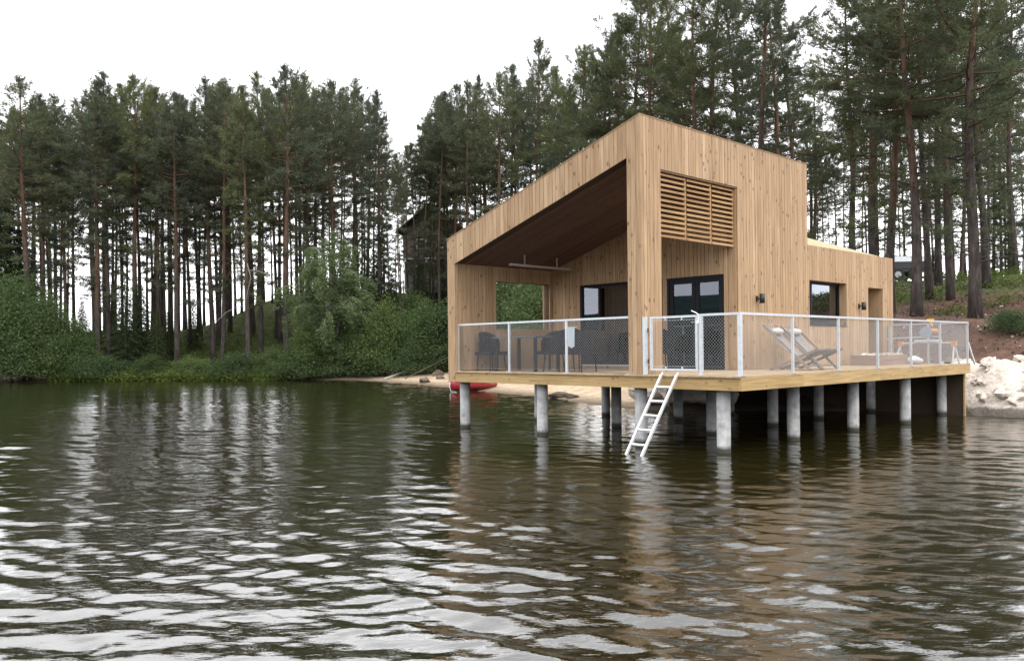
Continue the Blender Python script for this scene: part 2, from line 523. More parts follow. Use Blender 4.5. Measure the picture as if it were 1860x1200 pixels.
def hot(a, b):           # house-local (a, b) -> world x, y
    return (CORN[0] - 0.685 * a + 0.729 * b, CORN[1] + 0.729 * a + 0.685 * b)
CORN = (3.77, 13.6)

def shore_dist(X, Y):
    P = np.stack([X, Y], -1)
    best = np.full(X.shape, 1e9)
    for i in range(len(SEG) - 1):
        A, B = SEG[i], SEG[i + 1]
        d = B - A
        t = np.clip(((P - A) @ d) / (d @ d), 0, 1)
        q = P - (A + t[..., None] * d)
        best = np.minimum(best, np.hypot(q[..., 0], q[..., 1]))
    return np.where(Y > np.interp(X, SHX, SHY), best, -best)

def wob(X, Y, k, seed):
    r = np.random.RandomState(seed)
    z = 0
    for _ in range(9):
        ang, f, ph = r.uniform(0, 6.3), k * r.uniform(0.5, 2.0), r.uniform(0, 6.3)
        z = z + np.sin(f * (X * np.cos(ang) + Y * np.sin(ang)) + ph) / 9 * 1.6
    return z

def ground_z(X, Y):
    X = np.asarray(X, float); Y = np.asarray(Y, float)
    s = shore_dist(X, Y)
    wl = smooth((-23 - X) / 14)
    wr = smooth((X - 6.5) / 4)
    wc = np.clip(1 - wl - wr, 0, 1)
    sp = np.clip(s, 0, None)
    zl = 0.5 * smooth(sp / 2) + 2.2 * smooth((sp - 1) / 9) + 0.8 * smooth((sp - 10) / 12) - 4.5 * smooth((sp - 34) / 40)
    zc = 0.085 * np.minimum(sp, 6) + (0.75 * smooth((sp - .5) / 4) * smooth((X - 1) / 3)) + 2.0 * smooth((sp - 4.5) / 10) + 5.6 * smooth((sp - 12) / 26)
    zr = 1.05 * smooth(sp / 1.5) + 1.5 * smooth((sp - 0.8) / 8) + 2.5 * smooth((sp - 6) / 17)
    z = zl * wl + zc * wc + zr * wr
    z = z + np.where(s > 0, smooth((sp - 1.5) / 5) * (wob(X, Y, 0.55, 3) * 0.22 + wob(X, Y, 2.1, 4) * 0.06), 0)
    z = np.where(s > 0, z + 0.015, np.maximum(-2.5, 0.22 * s))
    # dug out under the boathouse
    a = -0.685 * (X - CORN[0]) + 0.729 * (Y - CORN[1])
    b = 0.729 * (X - CORN[0]) + 0.685 * (Y - CORN[1])
    da = np.maximum(np.maximum(0 - a, a - 7.9), 0)
    db = np.maximum(np.maximum(-1 - b, b - 11.3), 0)
    dd = np.hypot(da, db)
    return np.minimum(z, 0.55 + 0.42 * smooth((b - 3.5) / 4) + dd * 1.1)

def gz(x, y):
    return float(ground_z(np.array([x]), np.array([y]))[0])

def axis(lo, hi, fine_lo, fine_hi, st, grow=1.12):
    v = list(np.arange(fine_lo, fine_hi + 1e-6, st))
    d = st
    while v[-1] < hi:
        d *= grow; v.append(v[-1] + d)
    d = st
    while v[0] > lo:
        d *= grow; v.insert(0, v[0] - d)
    return np.array(v)

def grid_mesh(name, xs, ys, Z, m, keep=None):
    X, Y = np.meshgrid(xs, ys)
    V = np.stack([X.ravel(), Y.ravel(), Z.ravel()], 1)
    nx, ny = len(xs), len(ys)
    I = np.arange(nx * ny).reshape(ny, nx)
    T = np.stack([I[:-1, :-1], I[:-1, 1:], I[1:, 1:], I[1:, :-1]], -1).reshape(-1, 4)
    if keep is not None:
        k = keep.ravel()
        T = T[k[T].any(1)]
    return np_mesh(name, V, T, m, True)

xs = axis(-420, 420, -48, 44, 0.5)
ys = axis(-110, 620, 14, 92, 0.5)
X, Y = np.meshgrid(xs, ys)
Z = ground_z(X, Y)
sd_ = shore_dist(X, Y)
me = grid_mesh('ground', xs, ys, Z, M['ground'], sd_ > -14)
zone = np.zeros((X.size, 4), np.float32)
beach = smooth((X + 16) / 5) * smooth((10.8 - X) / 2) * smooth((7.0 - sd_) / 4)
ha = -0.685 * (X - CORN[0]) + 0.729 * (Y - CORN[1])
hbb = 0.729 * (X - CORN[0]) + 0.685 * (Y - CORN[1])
under = smooth((ha + .6) / .6) * smooth((8.2 - ha) / .6) * smooth((hbb - 3.0) / .8) * smooth((12 - hbb) / .6)  # house footprint mask for the shade put into the ground colour
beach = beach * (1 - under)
heap = smooth((X - 10.5) / 1.5) * smooth((2.2 - sd_) / 1.2) * smooth((24 - X) / 6)
soil = smooth((X - 8) / 4) * smooth((19 + 0.15 * (X - 12) - sd_) / 12)
zone[:, 0] = np.maximum(beach, heap * 0.9).ravel()
zone[:, 1] = soil.ravel()
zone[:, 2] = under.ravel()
zone[:, 3] = 1
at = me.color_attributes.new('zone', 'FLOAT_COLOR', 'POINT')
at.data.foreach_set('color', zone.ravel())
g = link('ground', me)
g['kind'] = 'structure'

# lake: one sheet, fine near the shore we look across
rs = np.random.RandomState(11)
rows = 2.4 * np.exp(np.arange(0, 830) * 0.0042)
ys = np.concatenate([[-3000, -900, -300, -120, -50, -22, -10, -4, -1, 1.2], rows, [90, 110, 150, 240, 420, 900, 3000]])
tt = np.linspace(-3.4, 3.4, 820)
cols = 4.0 * np.sinh(tt)
xs = np.concatenate([[-3000, -1000, -400, -180, -100], cols, [100, 180, 400, 1000, 3000]])
X, Y = np.meshgrid(xs, ys)
dyl = np.gradient(ys)[:, None] * np.ones_like(X)
dxl = np.gradient(xs)[None, :] * np.ones_like(X)
Z = np.zeros_like(X)
NW = 110
for i in range(NW):
    lam = math.exp(rs.uniform(math.log(0.11), math.log(1.25)))
    ang = R(68) + rs.normal(0, R(24 if lam > .35 else 42))
    kx, ky = math.cos(ang), math.sin(ang)
    sl_ = 0.108 * math.sqrt(2.0 / NW) * (1.2 if lam < .6 else 0.75)
    amp = sl_ * lam / (2 * math.pi)
    fade = smooth((lam / (2.2 * np.maximum(dyl, dxl * abs(kx) / abs(ky))) - 1) / 0.8)
    ph = rs.uniform(0, 6.3)
    Z += amp * fade * np.sin(2 * math.pi / lam * (X * kx + Y * ky) + ph)
calm = 0.45 + 0.55 * smooth((wob(X, Y * 2.2, 0.16, 8) + 0.9) / 1.6)
wt = link('lake_water', grid_mesh('lake_water', xs, ys, Z * calm, M['water']))
wt['kind'] = 'structure'

# hills round the lake (lower towards the right, where only sky shows between the trunks)
V, T = [], []
na = 240
for j, (rad, hf) in enumerate([(1150, 0.0), (1400, 0.55), (1750, 1.0), (2300, 0.8)]):
    for i in range(na):
        t = 2 * math.pi * i / na
        az = math.degrees(math.atan2(math.sin(t), math.cos(t)))     # 0 = +Y, clockwise to +X
        hh = 84 + 22 * math.sin(3 * t + 1.0) + 15 * math.sin(7 * t + 2.2) + 8 * math.sin(17 * t) + 6 * math.sin(41 * t + 1)
        hh *= 1 - 0.9 * float(smooth((80 - abs(az - 40)) / 45))
        V.append((rad * math.sin(t), rad * math.cos(t), -2 + hf * hh))
for j in range(3):
    for i in range(na):
        a, b = j * na + i, j * na + (i + 1) % na
        T.append((a, b, b + na, a + na))
h = link('hills', np_mesh('hills', np.array(V), np.array(T), M['hill'], True))
h['kind'] = 'structure'

# gravel road across the rise on the right
rp_ = [(8, 48), (15, 47.2), (22, 46), (30, 44.6), (40, 43), (55, 41), (80, 38)]
mb = MB()
pts = []
for i in range(len(rp_) - 1):
    for k in range(8):
        t = k / 8
        pts.append((rp_[i][0] * (1 - t) + rp_[i + 1][0] * t, rp_[i][1] * (1 - t) + rp_[i + 1][1] * t))
prev = None
for x, y in pts:
    row = [(x, y + d, gz(x, y + d) + e) for d, e in ((-2.2, -0.25), (-1.7, 0.12), (0, 0.2), (1.7, 0.12), (2.2, -0.25))]
    o = len(mb.v)
    mb.v += row
    if prev is not None:
        mb.f += [(prev + k, prev + k + 1, o + k + 1, o + k) for k in range(4)]
    prev = o
rd = mb.build('road', M['road'], sm=True)
rd['kind'] = 'structure'

# ------------------------------------------------------------------ boathouse   local x = -a, y = b
DECK = 1.32
A0, A1, BT, BL = 2.05, 7.65, 6.33, 11.17
BR = 3.25                               # rear wall of the covered terrace
def zt(a): return 6.08 - 0.305 * (a - A0)
def zc(a): return zt(a) - 0.64
ZL = 4.19
rng = random.Random(5)
def local_thing(name, label, cat, a, b, z, group=None):
    x, y = hot(a, b)
    return thing(name, label, cat, (x, y, z), THETA, group, org=(-a, b, z))
def B(mb, a0, a1, b0, b1, z0, z1): return mb.box(-a0, -a1, b0, b1, z0, z1)

house = local_thing('boathouse', 'new wooden lake cabin with sloping roof standing over the water on piers', 'cabin', A0, 0, DECK)
def splits(lo, hi, wmean):
    n = max(1, round((hi - lo) / wmean))
    ws = [rng.choice((0.82, 1.0, 1.0, 1.16)) for _ in range(n)]
    s = sum(ws)
    e = [lo]
    for q in ws: e.append(e[-1] + q / s * (hi - lo))
    e[-1] = hi
    return list(zip(e[:-1], e[1:]))
GAP = 0.008
def plank_a(par, b_in, side, a0, a1, z0f, z1f, th=0.02, mat='clad'):
    """upright board on a wall that runs along a; side = -1 faces the water, +1 the land"""
    j = rng.uniform(0, 0.003)
    bo = b_in + side * (th + j)
    b0, b1 = sorted((b_in, bo))
    l, r = a0 + GAP / 2, a1 - GAP / 2
    p = [(-r, b0, z0f(r)), (-l, b0, z0f(l)), (-l, b1, z0f(l)), (-r, b1, z0f(r)),
         (-r, b0, z1f(r)), (-l, b0, z1f(l)), (-l, b1, z1f(l)), (-r, b1, z1f(r))]
    MB().hexa(p).build('plank', M[mat], par)
def plank_b(par, a_in, side, b0, b1, z0, z1, th=0.02, mat='clad'):
    """upright board on a wall that runs along b; side = -1 faces smaller a"""
    ao = a_in + side * (th + rng.uniform(0, 0.003))
    B(MB(), a_in, ao, b0 + GAP / 2, b1 - GAP / 2, z0, z1).build('plank', M[mat], par)
K = lambda v: (lambda a: v)

# front wall towards the water
fw = MB()
B(fw, 7.435, 7.625, 0.022, 0.25, 1.08, 4.2)
p = [(-7.43, 0.022, zt(7.43) - .645), (-2.07, 0.022, zt(2.07) - .645), (-2.07, 0.25, zt(2.07) - .645), (-7.43, 0.25, zt(7.43) - .645),
     (-7.43, 0.022, zt(7.43) - .03), (-2.07, 0.022, zt(2.07) - .03), (-2.07, 0.25, zt(2.07) - .03), (-7.43, 0.25, zt(7.43) - .03)]
fw.hexa(p)
B(fw, 2.072, 2.33, 0.022, 0.615, DECK + .004, 5.3)
fwo = fw.build('front_wall', M['core'], house)
for l, r in splits(2.03, 2.352, 0.11): plank_a(fwo, 0.02, -1, l, r, K(DECK + .003), zt)
for l, r in splits(2.352, 7.41, 0.112): plank_a(fwo, 0.02, -1, l, r, lambda a: zt(a) - .66, zt)
for l, r in splits(7.41, 7.672, 0.12): plank_a(fwo, 0.02, -1, l, r, K(1.075), zt)
for l, r in splits(0.0, 0.637, 0.12): plank_b(fwo, 2.332, 1, l + .02, r, DECK + .003, zc(2.33))

# right-hand wall along the side deck
rw = MB()
B(rw, 2.072, 2.27, 0.62, 3.30, 5.18, 6.03)
B(rw, 2.072, 2.27, 3.31, BT - .01, DECK + .004, 6.03)
rwo = rw.build('side_wall', M['core'], house)
for l, r in splits(0.0, 0.637, 0.115): plank_b(rwo, 2.07, -1, l, r, DECK + .003, zt(2.05))
for l, r in splits(0.637, 3.29, 0.115): plank_b(rwo, 2.07, -1, l, r, 5.16, zt(2.05))
for l, r in splits(3.29, BT, 0.115): plank_b(rwo, 2.07, -1, l, r, DECK + .003, zt(2.05))
B(MB(), 2.075, 2.28, 0.64, 3.29, 5.135, 5.158).build('soffit', M['clad'], rwo)
B(MB(), 2.075, 2.28, 3.268, 3.29, DECK + .004, 5.13).build('reveal', M['clad'], rwo)

lw = MB()
WB0, WB1, WZ0, WZ1 = 6.40, 8.34, 2.29, 3.37
DB0, DB1, DZ = 9.60, 10.50, 3.33
B(lw, 2.072, 2.3, BT, WB0 - .02, DECK, 4.17)
B(lw, 2.072, 2.3, WB0 - .02, WB1 + .02, DECK, WZ0 - .02)
B(lw, 2.072, 2.3, WB0 - .02, WB1 + .02, WZ1 + .02, 4.17)
B(lw, 2.072, 2.3, WB1 + .02, DB0 - .02, DECK, 4.17)
B(lw, 2.072, 2.3, DB0 - .02, DB1 + .02, DZ + .02, 4.17)
B(lw, 2.072, 2.3, DB1 + .02, BL - .02, DECK, 4.17)
lwo = lw.build('low_side_wall', M['core'], house)
def low_seg(lo, hi, iv, wm=0.135):
    for l, r in splits(lo, hi, wm):
        for z0, z1 in iv: plank_b(lwo, 2.07, -1, l, r, z0, z1)
low_seg(BT, WB0, [(DECK + .003, ZL)])
low_seg(WB0, WB1, [(DECK + .003, WZ0), (WZ1, ZL)])
low_seg(WB1, DB0, [(DECK + .003, ZL)])
low_seg(DB0, DB1, [(DZ, ZL)])
low_seg(DB1, BL, [(DECK + .003, ZL)])
for (b0, b1, z0, z1) in ((WB1, WB1 + .018, WZ0, WZ1), (WB0 - .018, WB0, WZ0, WZ1), (DB1, DB1 + .018, DECK + .004, DZ), (DB0 - .018, DB0, DECK + .004, DZ)):
    B(MB(), 2.06, 2.45 if z0 > 2 else 2.66, b0, b1, z0, z1).build('reveal', M['clad'], lwo)
B(MB(), 2.06, 2.45, WB0, WB1, WZ1, WZ1 + .018).build('reveal', M['clad'], lwo)
B(MB(), 2.06, 2.66, DB0, DB1, DZ, DZ + .018).build('reveal', M['clad'], lwo)

# left wall (its inside is seen through the terrace)
le = MB()
OB0, OB1, OZ0, OZ1 = 1.27, 3.13, 2.28, 3.45
def lz(a0, a1, b0, b1, z0):
    q = [(-a1, b0, z0), (-a0, b0, z0), (-a0, b1, z0), (-a1, b1, z0), (-a1, b0, zc(a1)), (-a0, b0, zc(a0)), (-a0, b1, zc(a0)), (-a1, b1, zc(a1))]
    return q
le.hexa(lz(7.435, 7.625, .25, OB0, 1.1))
B(le, 7.435, 7.625, OB0, OB1, 1.1, OZ0)
le.hexa(lz(7.435, 7.625, OB0, OB1, OZ1))
le.hexa(lz(7.435, 7.625, OB1, BT, 1.1))
B(le, 7.435, 7.625, BT, BL, 1.1, ZL - .1)
leo = le.build('left_wall', M['core'], house)
for l, r in splits(0.02, OB0, 0.115): plank_b(leo, 7.432, -1, l, r, DECK + .003, zc(7.4))
for l, r in splits(OB0, OB1, 0.115):
    plank_b(leo, 7.432, -1, l, r, DECK + .003, OZ0)
    plank_b(leo, 7.432, -1, l, r, OZ1, zc(7.4))
plank_b(leo, 7.432, -1, OB1, BR - .025, DECK + .003, zc(7.4))
for l, r in splits(0.0, BT, 0.24): plank_b(leo, 7.628, 1, l, r, 1.1, (zc(7.65) + .3) if not (l < OB1 and r > OB0) else OZ0)
B(MB(), 7.40, 7.66, OB0 - .018, OB0, OZ0, OZ1).build('reveal', M['clad'], leo)
B(MB(), 7.40, 7.66, OB1, OB1 + .018, OZ0, OZ1).build('reveal', M['clad'], leo)
B(MB(), 7.40, 7.66, OB0, OB1, OZ0 - .02, OZ0 + .02).build('sill', M['clad'], leo)

# rear wall of the terrace: door and big window
rr = MB()
DA0, DA1, DT = 2.355, 3.83, 3.36
WA0, WA1, WB_, WT = 3.95, 6.46, 1.42, 3.37
def rwall(a0, a1, z0, z1=None):
    b0, b1 = BR + .002, BR + .16
    t0, t1 = (zc(a0), zc(a1)) if z1 is None else (z1, z1)
    rr.hexa([(-a1, b0, z0), (-a0, b0, z0), (-a0, b1, z0), (-a1, b1, z0), (-a1, b0, t1), (-a0, b0, t0), (-a0, b1, t0), (-a1, b1, t1)])
rwall(2.28, DA0 - .01, DECK)
rwall(DA0 - .01, DA1 + .01, DT + .01)
rwall(DA1 + .01, WA0 - .01, DECK)
rwall(WA0 - .01, WA1 + .01, WT + .01)
rwall(WA0 - .01, WA1 + .01, DECK, WB_ - .01)
rwall(WA1 + .01, 7.435, DECK)
rro = rr.build('rear_wall', M['core'], house)
def rear(lo, hi, z0, z1):
    for l, r in splits(lo, hi, 0.115): plank_a(rro, BR, -1, l, r, K(z0), z1)
rear(2.27, DA0, DECK + .003, zc)
rear(DA0, DA1, DT, zc)
rear(DA1, WA0, DECK + .003, zc)
rear(WA0, WA1, WT, zc)
rear(WA0, WA1, DECK + .003, K(WB_))
rear(WA1, 7.41, DECK + .003, zc)

# ceiling boards run up the slope
ce = MB()
def slab(a0, a1, b0, b1, off0, off1):
    return [(-a1, b0, zt(a1) + off0), (-a0, b0, zt(a0) + off0), (-a0, b1, zt(a0) + off0), (-a1, b1, zt(a1) + off0),
            (-a1, b0, zt(a1) + off1), (-a0, b0, zt(a0) + off1), (-a0, b1, zt(a0) + off1), (-a1, b1, zt(a1) + off1)]
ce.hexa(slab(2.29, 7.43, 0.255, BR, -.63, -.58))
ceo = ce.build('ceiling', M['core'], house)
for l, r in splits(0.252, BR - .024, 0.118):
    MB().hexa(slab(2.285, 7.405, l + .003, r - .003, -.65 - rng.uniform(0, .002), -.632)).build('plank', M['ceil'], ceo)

# roofs and the closed rear room
ro = MB()
ro.hexa(slab(A0 + .024, A1 - .024, 0.024, BT - .01, -.58, -.012))
ro.build('roof', M['roofing'], house)
MB().hexa(slab(A0 - .012, A1 + .03, -.012, BT + .012, -.004, .012)).build('roof_edge', M['clad'], house)
lr = MB()
q0, q1 = BT + .02, BL - .15
lr.hexa([(-7.6, q0, 4.1), (-2.16, q0, 4.1), (-2.16, q1, 4.1), (-7.6, q1, 4.1), (-7.6, q0, 5.0), (-2.16, q0, 4.39), (-2.16, q1, 4.20), (-7.6, q1, 4.33)])
lr.build('low_roof', M['sheath'], house)
bk = MB()
B(bk, A0 + .02, A1 - .02, BL - .12, BL - .02, 1.1, 4.15)
B(bk, 2.28, 7.43, BT - .12, BT - .02, 3.9, 4.6)
bk.hexa([(-7.6, BT - .1, 3.9), (-2.3, BT - .1, 3.9), (-2.3, BT, 3.9), (-7.6, BT, 3.9), (-7.6, BT - .1, zc(7.6)), (-2.3, BT - .1, zc(2.3)), (-2.3, BT, zc(2.3)), (-7.6, BT, zc(7.6))])
bk.build('back_wall', M['clad'], house)
it = MB()
B(it, 2.3, 7.43, BR + .17, BL - .13, 1.24, 1.30)
it.build('room_floor', M['roomfloor'], house)
it = MB()
B(it, 2.31, 7.42, 7.2, 7.26, 1.302, 3.9)
B(it, 2.31, 7.42, BR + .17, 7.19, 3.62, 3.68)
B(it, 4.6, 4.66, 7.28, BL - .13, 1.302, 3.9)
it.build('room_lining', M['room'], house)

# louvre over the side opening
lo_ = MB()
LB0, LB1, LZ0, LZ1 = 0.645, 3.262, 3.90, 5.13
edges = [LB0, LB0 + (LB1 - LB0) * .345, LB0 + (LB1 - LB0) * .68, LB1]
for e in edges: B(lo_, 2.135, 2.185, max(LB0, e - .025), min(LB1, e + .025), LZ0, LZ1)
lv = lo_.build('louvre', M['slatw'], house)
smesh = {}
ns = 13
for i in range(3):
    b0, b1 = edges[i] + .027, edges[i + 1] - .027
    for k in range(ns):
        z = LZ0 + .028 + (LZ1 - LZ0 - .07) * k / (ns - 1)
        mbx = MB()
        mbx.hexa([(-2.185, b0, z + .022), (-2.115, b0, z - .022), (-2.115, b1, z - .022), (-2.185, b1, z + .022),
                  (-2.185, b0, z + .044), (-2.115, b0, z + .018), (-2.115, b1, z + .018), (-2.185, b1, z + .044)])
        mbx.build('slat', M['slatw'], lv)

# glazing
def frame_a(mb, a0, a1, z0, z1, b0, b1, w):
    B(mb, a0, a0 + w, b0, b1, z0, z1); B(mb, a1 - w, a1, b0, b1, z0, z1)
    B(mb, a0 + w, a1 - w, b0, b1, z0, z0 + w); B(mb, a0 + w, a1 - w, b0, b1, z1 - w, z1)
    return mb
fd = frame_a(MB(), DA0, DA1, DECK + .01, DT, BR - .005, BR + .10, .055).build('french_door', M['frame'], house)
mid = (DA0 + DA1) / 2
for a0, a1 in ((DA0 + .058, mid - .004), (mid + .004, DA1 - .058)):
    frame_a(MB(), a0, a1, DECK + .07, DT - .058, BR + .01, BR + .075, .088).build('leaf_frame', M['frame'], fd)
    B(MB(), a0 + .088, a1 - .088, BR + .035, BR + .045, DECK + .158, DT - .146).build('pane', M['glass'], fd)
hd = MB()
hd.tube([(-(mid - .05), BR - .03, 2.36), (-(mid + .08), BR - .03, 2.36)], .01, 8)
hd.tube([(-(mid - .05), BR + .01, 2.36), (-(mid - .05), BR - .03, 2.36)], .01, 8)
hd.build('handle', M['galv'], fd)
wi = frame_a(MB(), WA0, WA1, WB_, WT, BR + .0, BR + .10, .06)
wo = wi.build('window', M['frame'], house)
wo['label'] = 'large dark framed terrace window'
B(MB(), WA0 + .06, WA1 - .06, BR + .04, BR + .05, WB_ + .06, WT - .06).build('pane', M['glass'], wo)
B(MB(), WA0 - .02, WA1 + .02, BR - .05, BR - .001, WB_ - .035, WB_ - .005).build('sill', M['palemetal'], wo)
def frame_b(mb, b0, b1, z0, z1, a0, a1, w):
    B(mb, a0, a1, b0, b0 + w, z0, z1); B(mb, a0, a1, b1 - w, b1, z0, z1)
    B(mb, a0, a1, b0 + w, b1 - w, z0, z0 + w); B(mb, a0, a1, b0 + w, b1 - w, z1 - w, z1)
    return mb
w2 = frame_b(MB(), WB0, WB1, WZ0 + .02, WZ1, 2.24, 2.32, .06)
B(w2, 2.24, 2.32, WB0 + .42, WB0 + .50, WZ0 + .08, WZ1 - .06)
w2o = w2.build('window', M['frame'], house)
w2o['label'] = 'square dark window in the low side wall'
B(MB(), 2.275, 2.285, WB0 + .50, WB1 - .06, WZ0 + .08, WZ1 - .06).build('pane', M['glass'], w2o)
B(MB(), 2.275, 2.285, WB0 + .06, WB0 + .42, WZ0 + .08, WZ1 - .06).build('pane', M['glass'], w2o)
B(MB(), 2.03, 2.24, WB0, WB1, WZ0 - .004, WZ0 + .012).build('sill', M['frame'], w2o)
M['doorgrey'] = plain('grey_door_paint', (0.17, 0.15, 0.14), 0.6)
sdr = B(MB(), 2.64, 2.69, DB0, DB1, DECK + .01, DZ).build('side_door', M['doorgrey'], house)
for k in range(6):
    b0 = DB0 + .02 + k * .145
    B(MB(), 2.625, 2.64, b0, b0 + .135, DECK + .03, DZ - .02).build('panel', M['doorgrey'], sdr)
B(MB(), 2.59, 2.625, DB0 + .80, DB0 + .83, 2.3, 2.42).build('handle', M['black'], sdr)

# things of the house
def wall_lamp(b, z, label):
    t = local_thing('wall_lamp', label, 'lamp', 2.045, b, z, 'black wall lamps on the side wall')
    B(MB(), 2.015, 2.045, b - .03, b + .03, z - .06, z + .06).build('bracket', M['black'], t)
    B(MB(), 1.96, 2.015, b - .012, b + .012, z - .012, z + .012).build('arm', M['black'], t)
    MB().tube([(-1.915, b, z - .10), (-1.915, b, z + .10)], .058, 16).build('lamp_shade', M['black'], t, True)
wall_lamp(4.02, 2.84, 'black cylinder wall lamp between the louvred opening and the square window')
wall_lamp(9.02, 2.82, 'black cylinder wall lamp between the square window and the side door')
ht = local_thing('terrace_heater', 'long pale strip heater hanging under the terrace ceiling', 'heater', 6.65, 1.05, 3.78)
B(MB(), 6.60, 6.70, 1.05, 3.08, 3.75, 3.80).build('heater_tube', M['heater'], ht)
for b in (1.5, 2.6): B(MB(), 6.64, 6.66, b, b + .03, 3.80, zc(6.64) - .012).build('hanger', M['galv'], ht)

cu = local_thing('curtain', 'cream curtain hanging behind the terrace window', 'curtain', 4.2, BR + .3, 1.4)
mb = MB()
for k in range(9):
    mb.tube([(-4.1 - k * .035, BR + .28 + .02 * (k % 2), 1.32), (-4.1 - k * .035, BR + .28 + .02 * (k % 2), 3.5)], .024, 6)
mb.build('drape', M['curtain'], cu, True)
so_ = local_thing('sofa', 'white sofa standing inside behind the glass french door', 'sofa', 3.0, 3.9, 1.302)
B(MB(), 2.45, 3.85, 3.6, 4.4, 1.32, 1.72).build('seat', M['white'], so_)
B(MB(), 2.45, 3.85, 4.2, 4.45, 1.722, 2.05).build('backrest', M['white'], so_)
MB().blob((-2.9, 3.9, 1.82), (.28, .2, .12), 3).build('cushion', M['white'], so_, True)

# ------------------------------------------------------------------ deck
deck = local_thing('deck', 'pale timber deck on round concrete piers over the lake', 'deck', 0, 0, DECK)
BD = 10.83
for l, r in splits(0.0, 2.03, 0.125):
    jj = rng.uniform(0, .012)
    B(MB(), l + .003, r - .003, -.03 - jj, BD + .02 + jj, DECK - .028, DECK - rng.uniform(0, .002)).build('board', M['deckw'], deck)
for l, r in splits(2.03, 7.40, 0.125):
    jj = rng.uniform(0, .012)
    B(MB(), l + .003, r - .003, -.03 - jj, BR - .03, DECK - .028, DECK - rng.uniform(0, .002)).build('board', M['deckw'], deck)
BZ0, BZ1 = 1.075, DECK - .03
for l, r in ((0.05, 2.6), (2.602, 5.0), (5.002, 7.40)):
    B(MB(), l, r, 0.0, .05, BZ0, BZ1).build('beam', M['beamx'], deck)
for l, r in ((0.0, 2.1), (2.102, 5.4), (5.402, 8.1), (8.102, BD)):
    B(MB(), 0.0, .048, l, r, BZ0, BZ1).build('beam', M['beamy'], deck)
B(MB(), .05, 2.0, BD - .05, BD, BZ0, BZ1).build('beam', M['beamx'], deck)
mb = MB()
for b in (0.6, 1.2, 1.8, 2.4, 3.0, 3.6, 4.2, 4.8, 5.4, 6.0, 6.6, 7.2, 7.8, 8.4, 9.0, 9.6, 10.2):
    B(mb, .052, 7.4 if b < 11 else 2, b, b + .045, 1.09, 1.238)
jo = mb.build('joist', M['beamx'], deck)
jo['kind'] = 'stuff'
B(MB(), .14, 7.4, 10.72, 10.76, -.3, 1.07).build('skirting', M['core'], deck)
B(MB(), .10, .135, 10.70, 10.78, -.3, 1.07).build('corner_post', M['beamy'], deck)
pm = MB().tube([(0, 0, -2.2), (0, 0, 1.07)], .118, 24).mesh('pier', M['concrete'], True)
for a, b in [(.5, .25), (2.27, .25), (4.86, .25), (7.4, .27), (.55, 2.75), (.47, 5.15), (.32, 7.5), (.62, 10.6), (2.3, 2.65), (4.85, 2.65), (7.35, 2.65),
             (2.3, 5.1), (4.85, 5.05), (7.2, 5.05), (2.4, 7.5), (4.85, 7.4), (2.4, 10.5)]:
    o = link('pier', pm, deck)
    o.location = (-a, b, -DECK)

# ------------------------------------------------------------------ railings
RT = 2.38
def wire_panel(p, q, z0, z1, par, name='wire_mesh'):
    """diagonal chain link between two plan points (a, b)"""
    p = np.array(p, float); q = np.array(q, float)
    Lh = float(np.hypot(*(q - p))); u = (q - p) / Lh
    H = z1 - z0; st = 0.060; r = 0.0020
    vs_, fs = [], []
    for sgn in (1, -1):
        c = -H if sgn == 1 else 0.0
        c += st * 0.3
        end = Lh if sgn == 1 else Lh + H
        while c < end:
            pts_ = []
            if sgn == 1:
                t0, t1 = max(c, 0), min(c + H, Lh)
                if t1 - t0 > .01: pts_ = [(t0, t0 - c), (t1, t1 - c)]
            else:
                t0, t1 = max(c - H, 0), min(c, Lh)
                if t1 - t0 > .01: pts_ = [(t0, c - t0), (t1, c - t1)]
            if pts_:
                w3 = []
                for t, z in pts_:
                    ab = p + u * t
                    w3.append(Vector((-ab[0], ab[1], z0 + z)))
                d = (w3[1] - w3[0]).normalized()
                nrm = Vector((u[1], u[0], 0)).normalized()
                sd2 = d.cross(nrm)
                o = len(vs_)
                for e in w3:
                    e = e + nrm * (.0018 * sgn)
                    for k in range(3):
                        an = 2.094 * k
                        vs_.append(tuple(e + nrm * math.cos(an) * r + sd2 * math.sin(an) * r))
                for k in range(3):
                    fs.append((o + k, o + (k + 1) % 3, o + 3 + (k + 1) % 3, o + 3 + k))
            c += st
    mb = MB(); mb.v = vs_; mb.f = fs
    return mb.build(name, M['wire'], par)
def post(par, a, b, wd=.045, z1=RT, z0=DECK + .001):
    o = B(MB(), a - wd / 2, a + wd / 2, b - wd / 2, b + wd / 2, z0, z1).build('post', M['galv'], par)
    B(MB(), a - .06, a + .06, b - .045, b + .045, DECK + .001, DECK + .011).build('foot_plate', M['galv'], o)
    return o

r1 = local_thing('mesh_railing', 'galvanised mesh railing across the front of the covered terrace', 'railing', 4.9, .09, DECK, 'galvanised mesh railings round the deck')
pa = [7.385, 5.68, 4.0, 2.385]
RB = .09
MB().bar((-7.405, RB, RT), (-2.355, RB, RT), .045, .04).build('top_rail', M['galv'], r1)
for a in pa[1:3]: post(r1, a, RB, .04, RT - .021)
for a in (7.385, 2.375): post(r1, a, RB, .03, RT - .021)
for a0, a1 in zip(pa[1:], pa[:-1]):
    wire_panel((a0 + .03, RB), (a1 - .03, RB), DECK + .06, RT - .03, r1)
    MB().bar((-(a0 + .03), RB, DECK + .06), (-(a1 - .03), RB, DECK + .06), .006, .006).build('bottom_wire', M['wire'], r1)

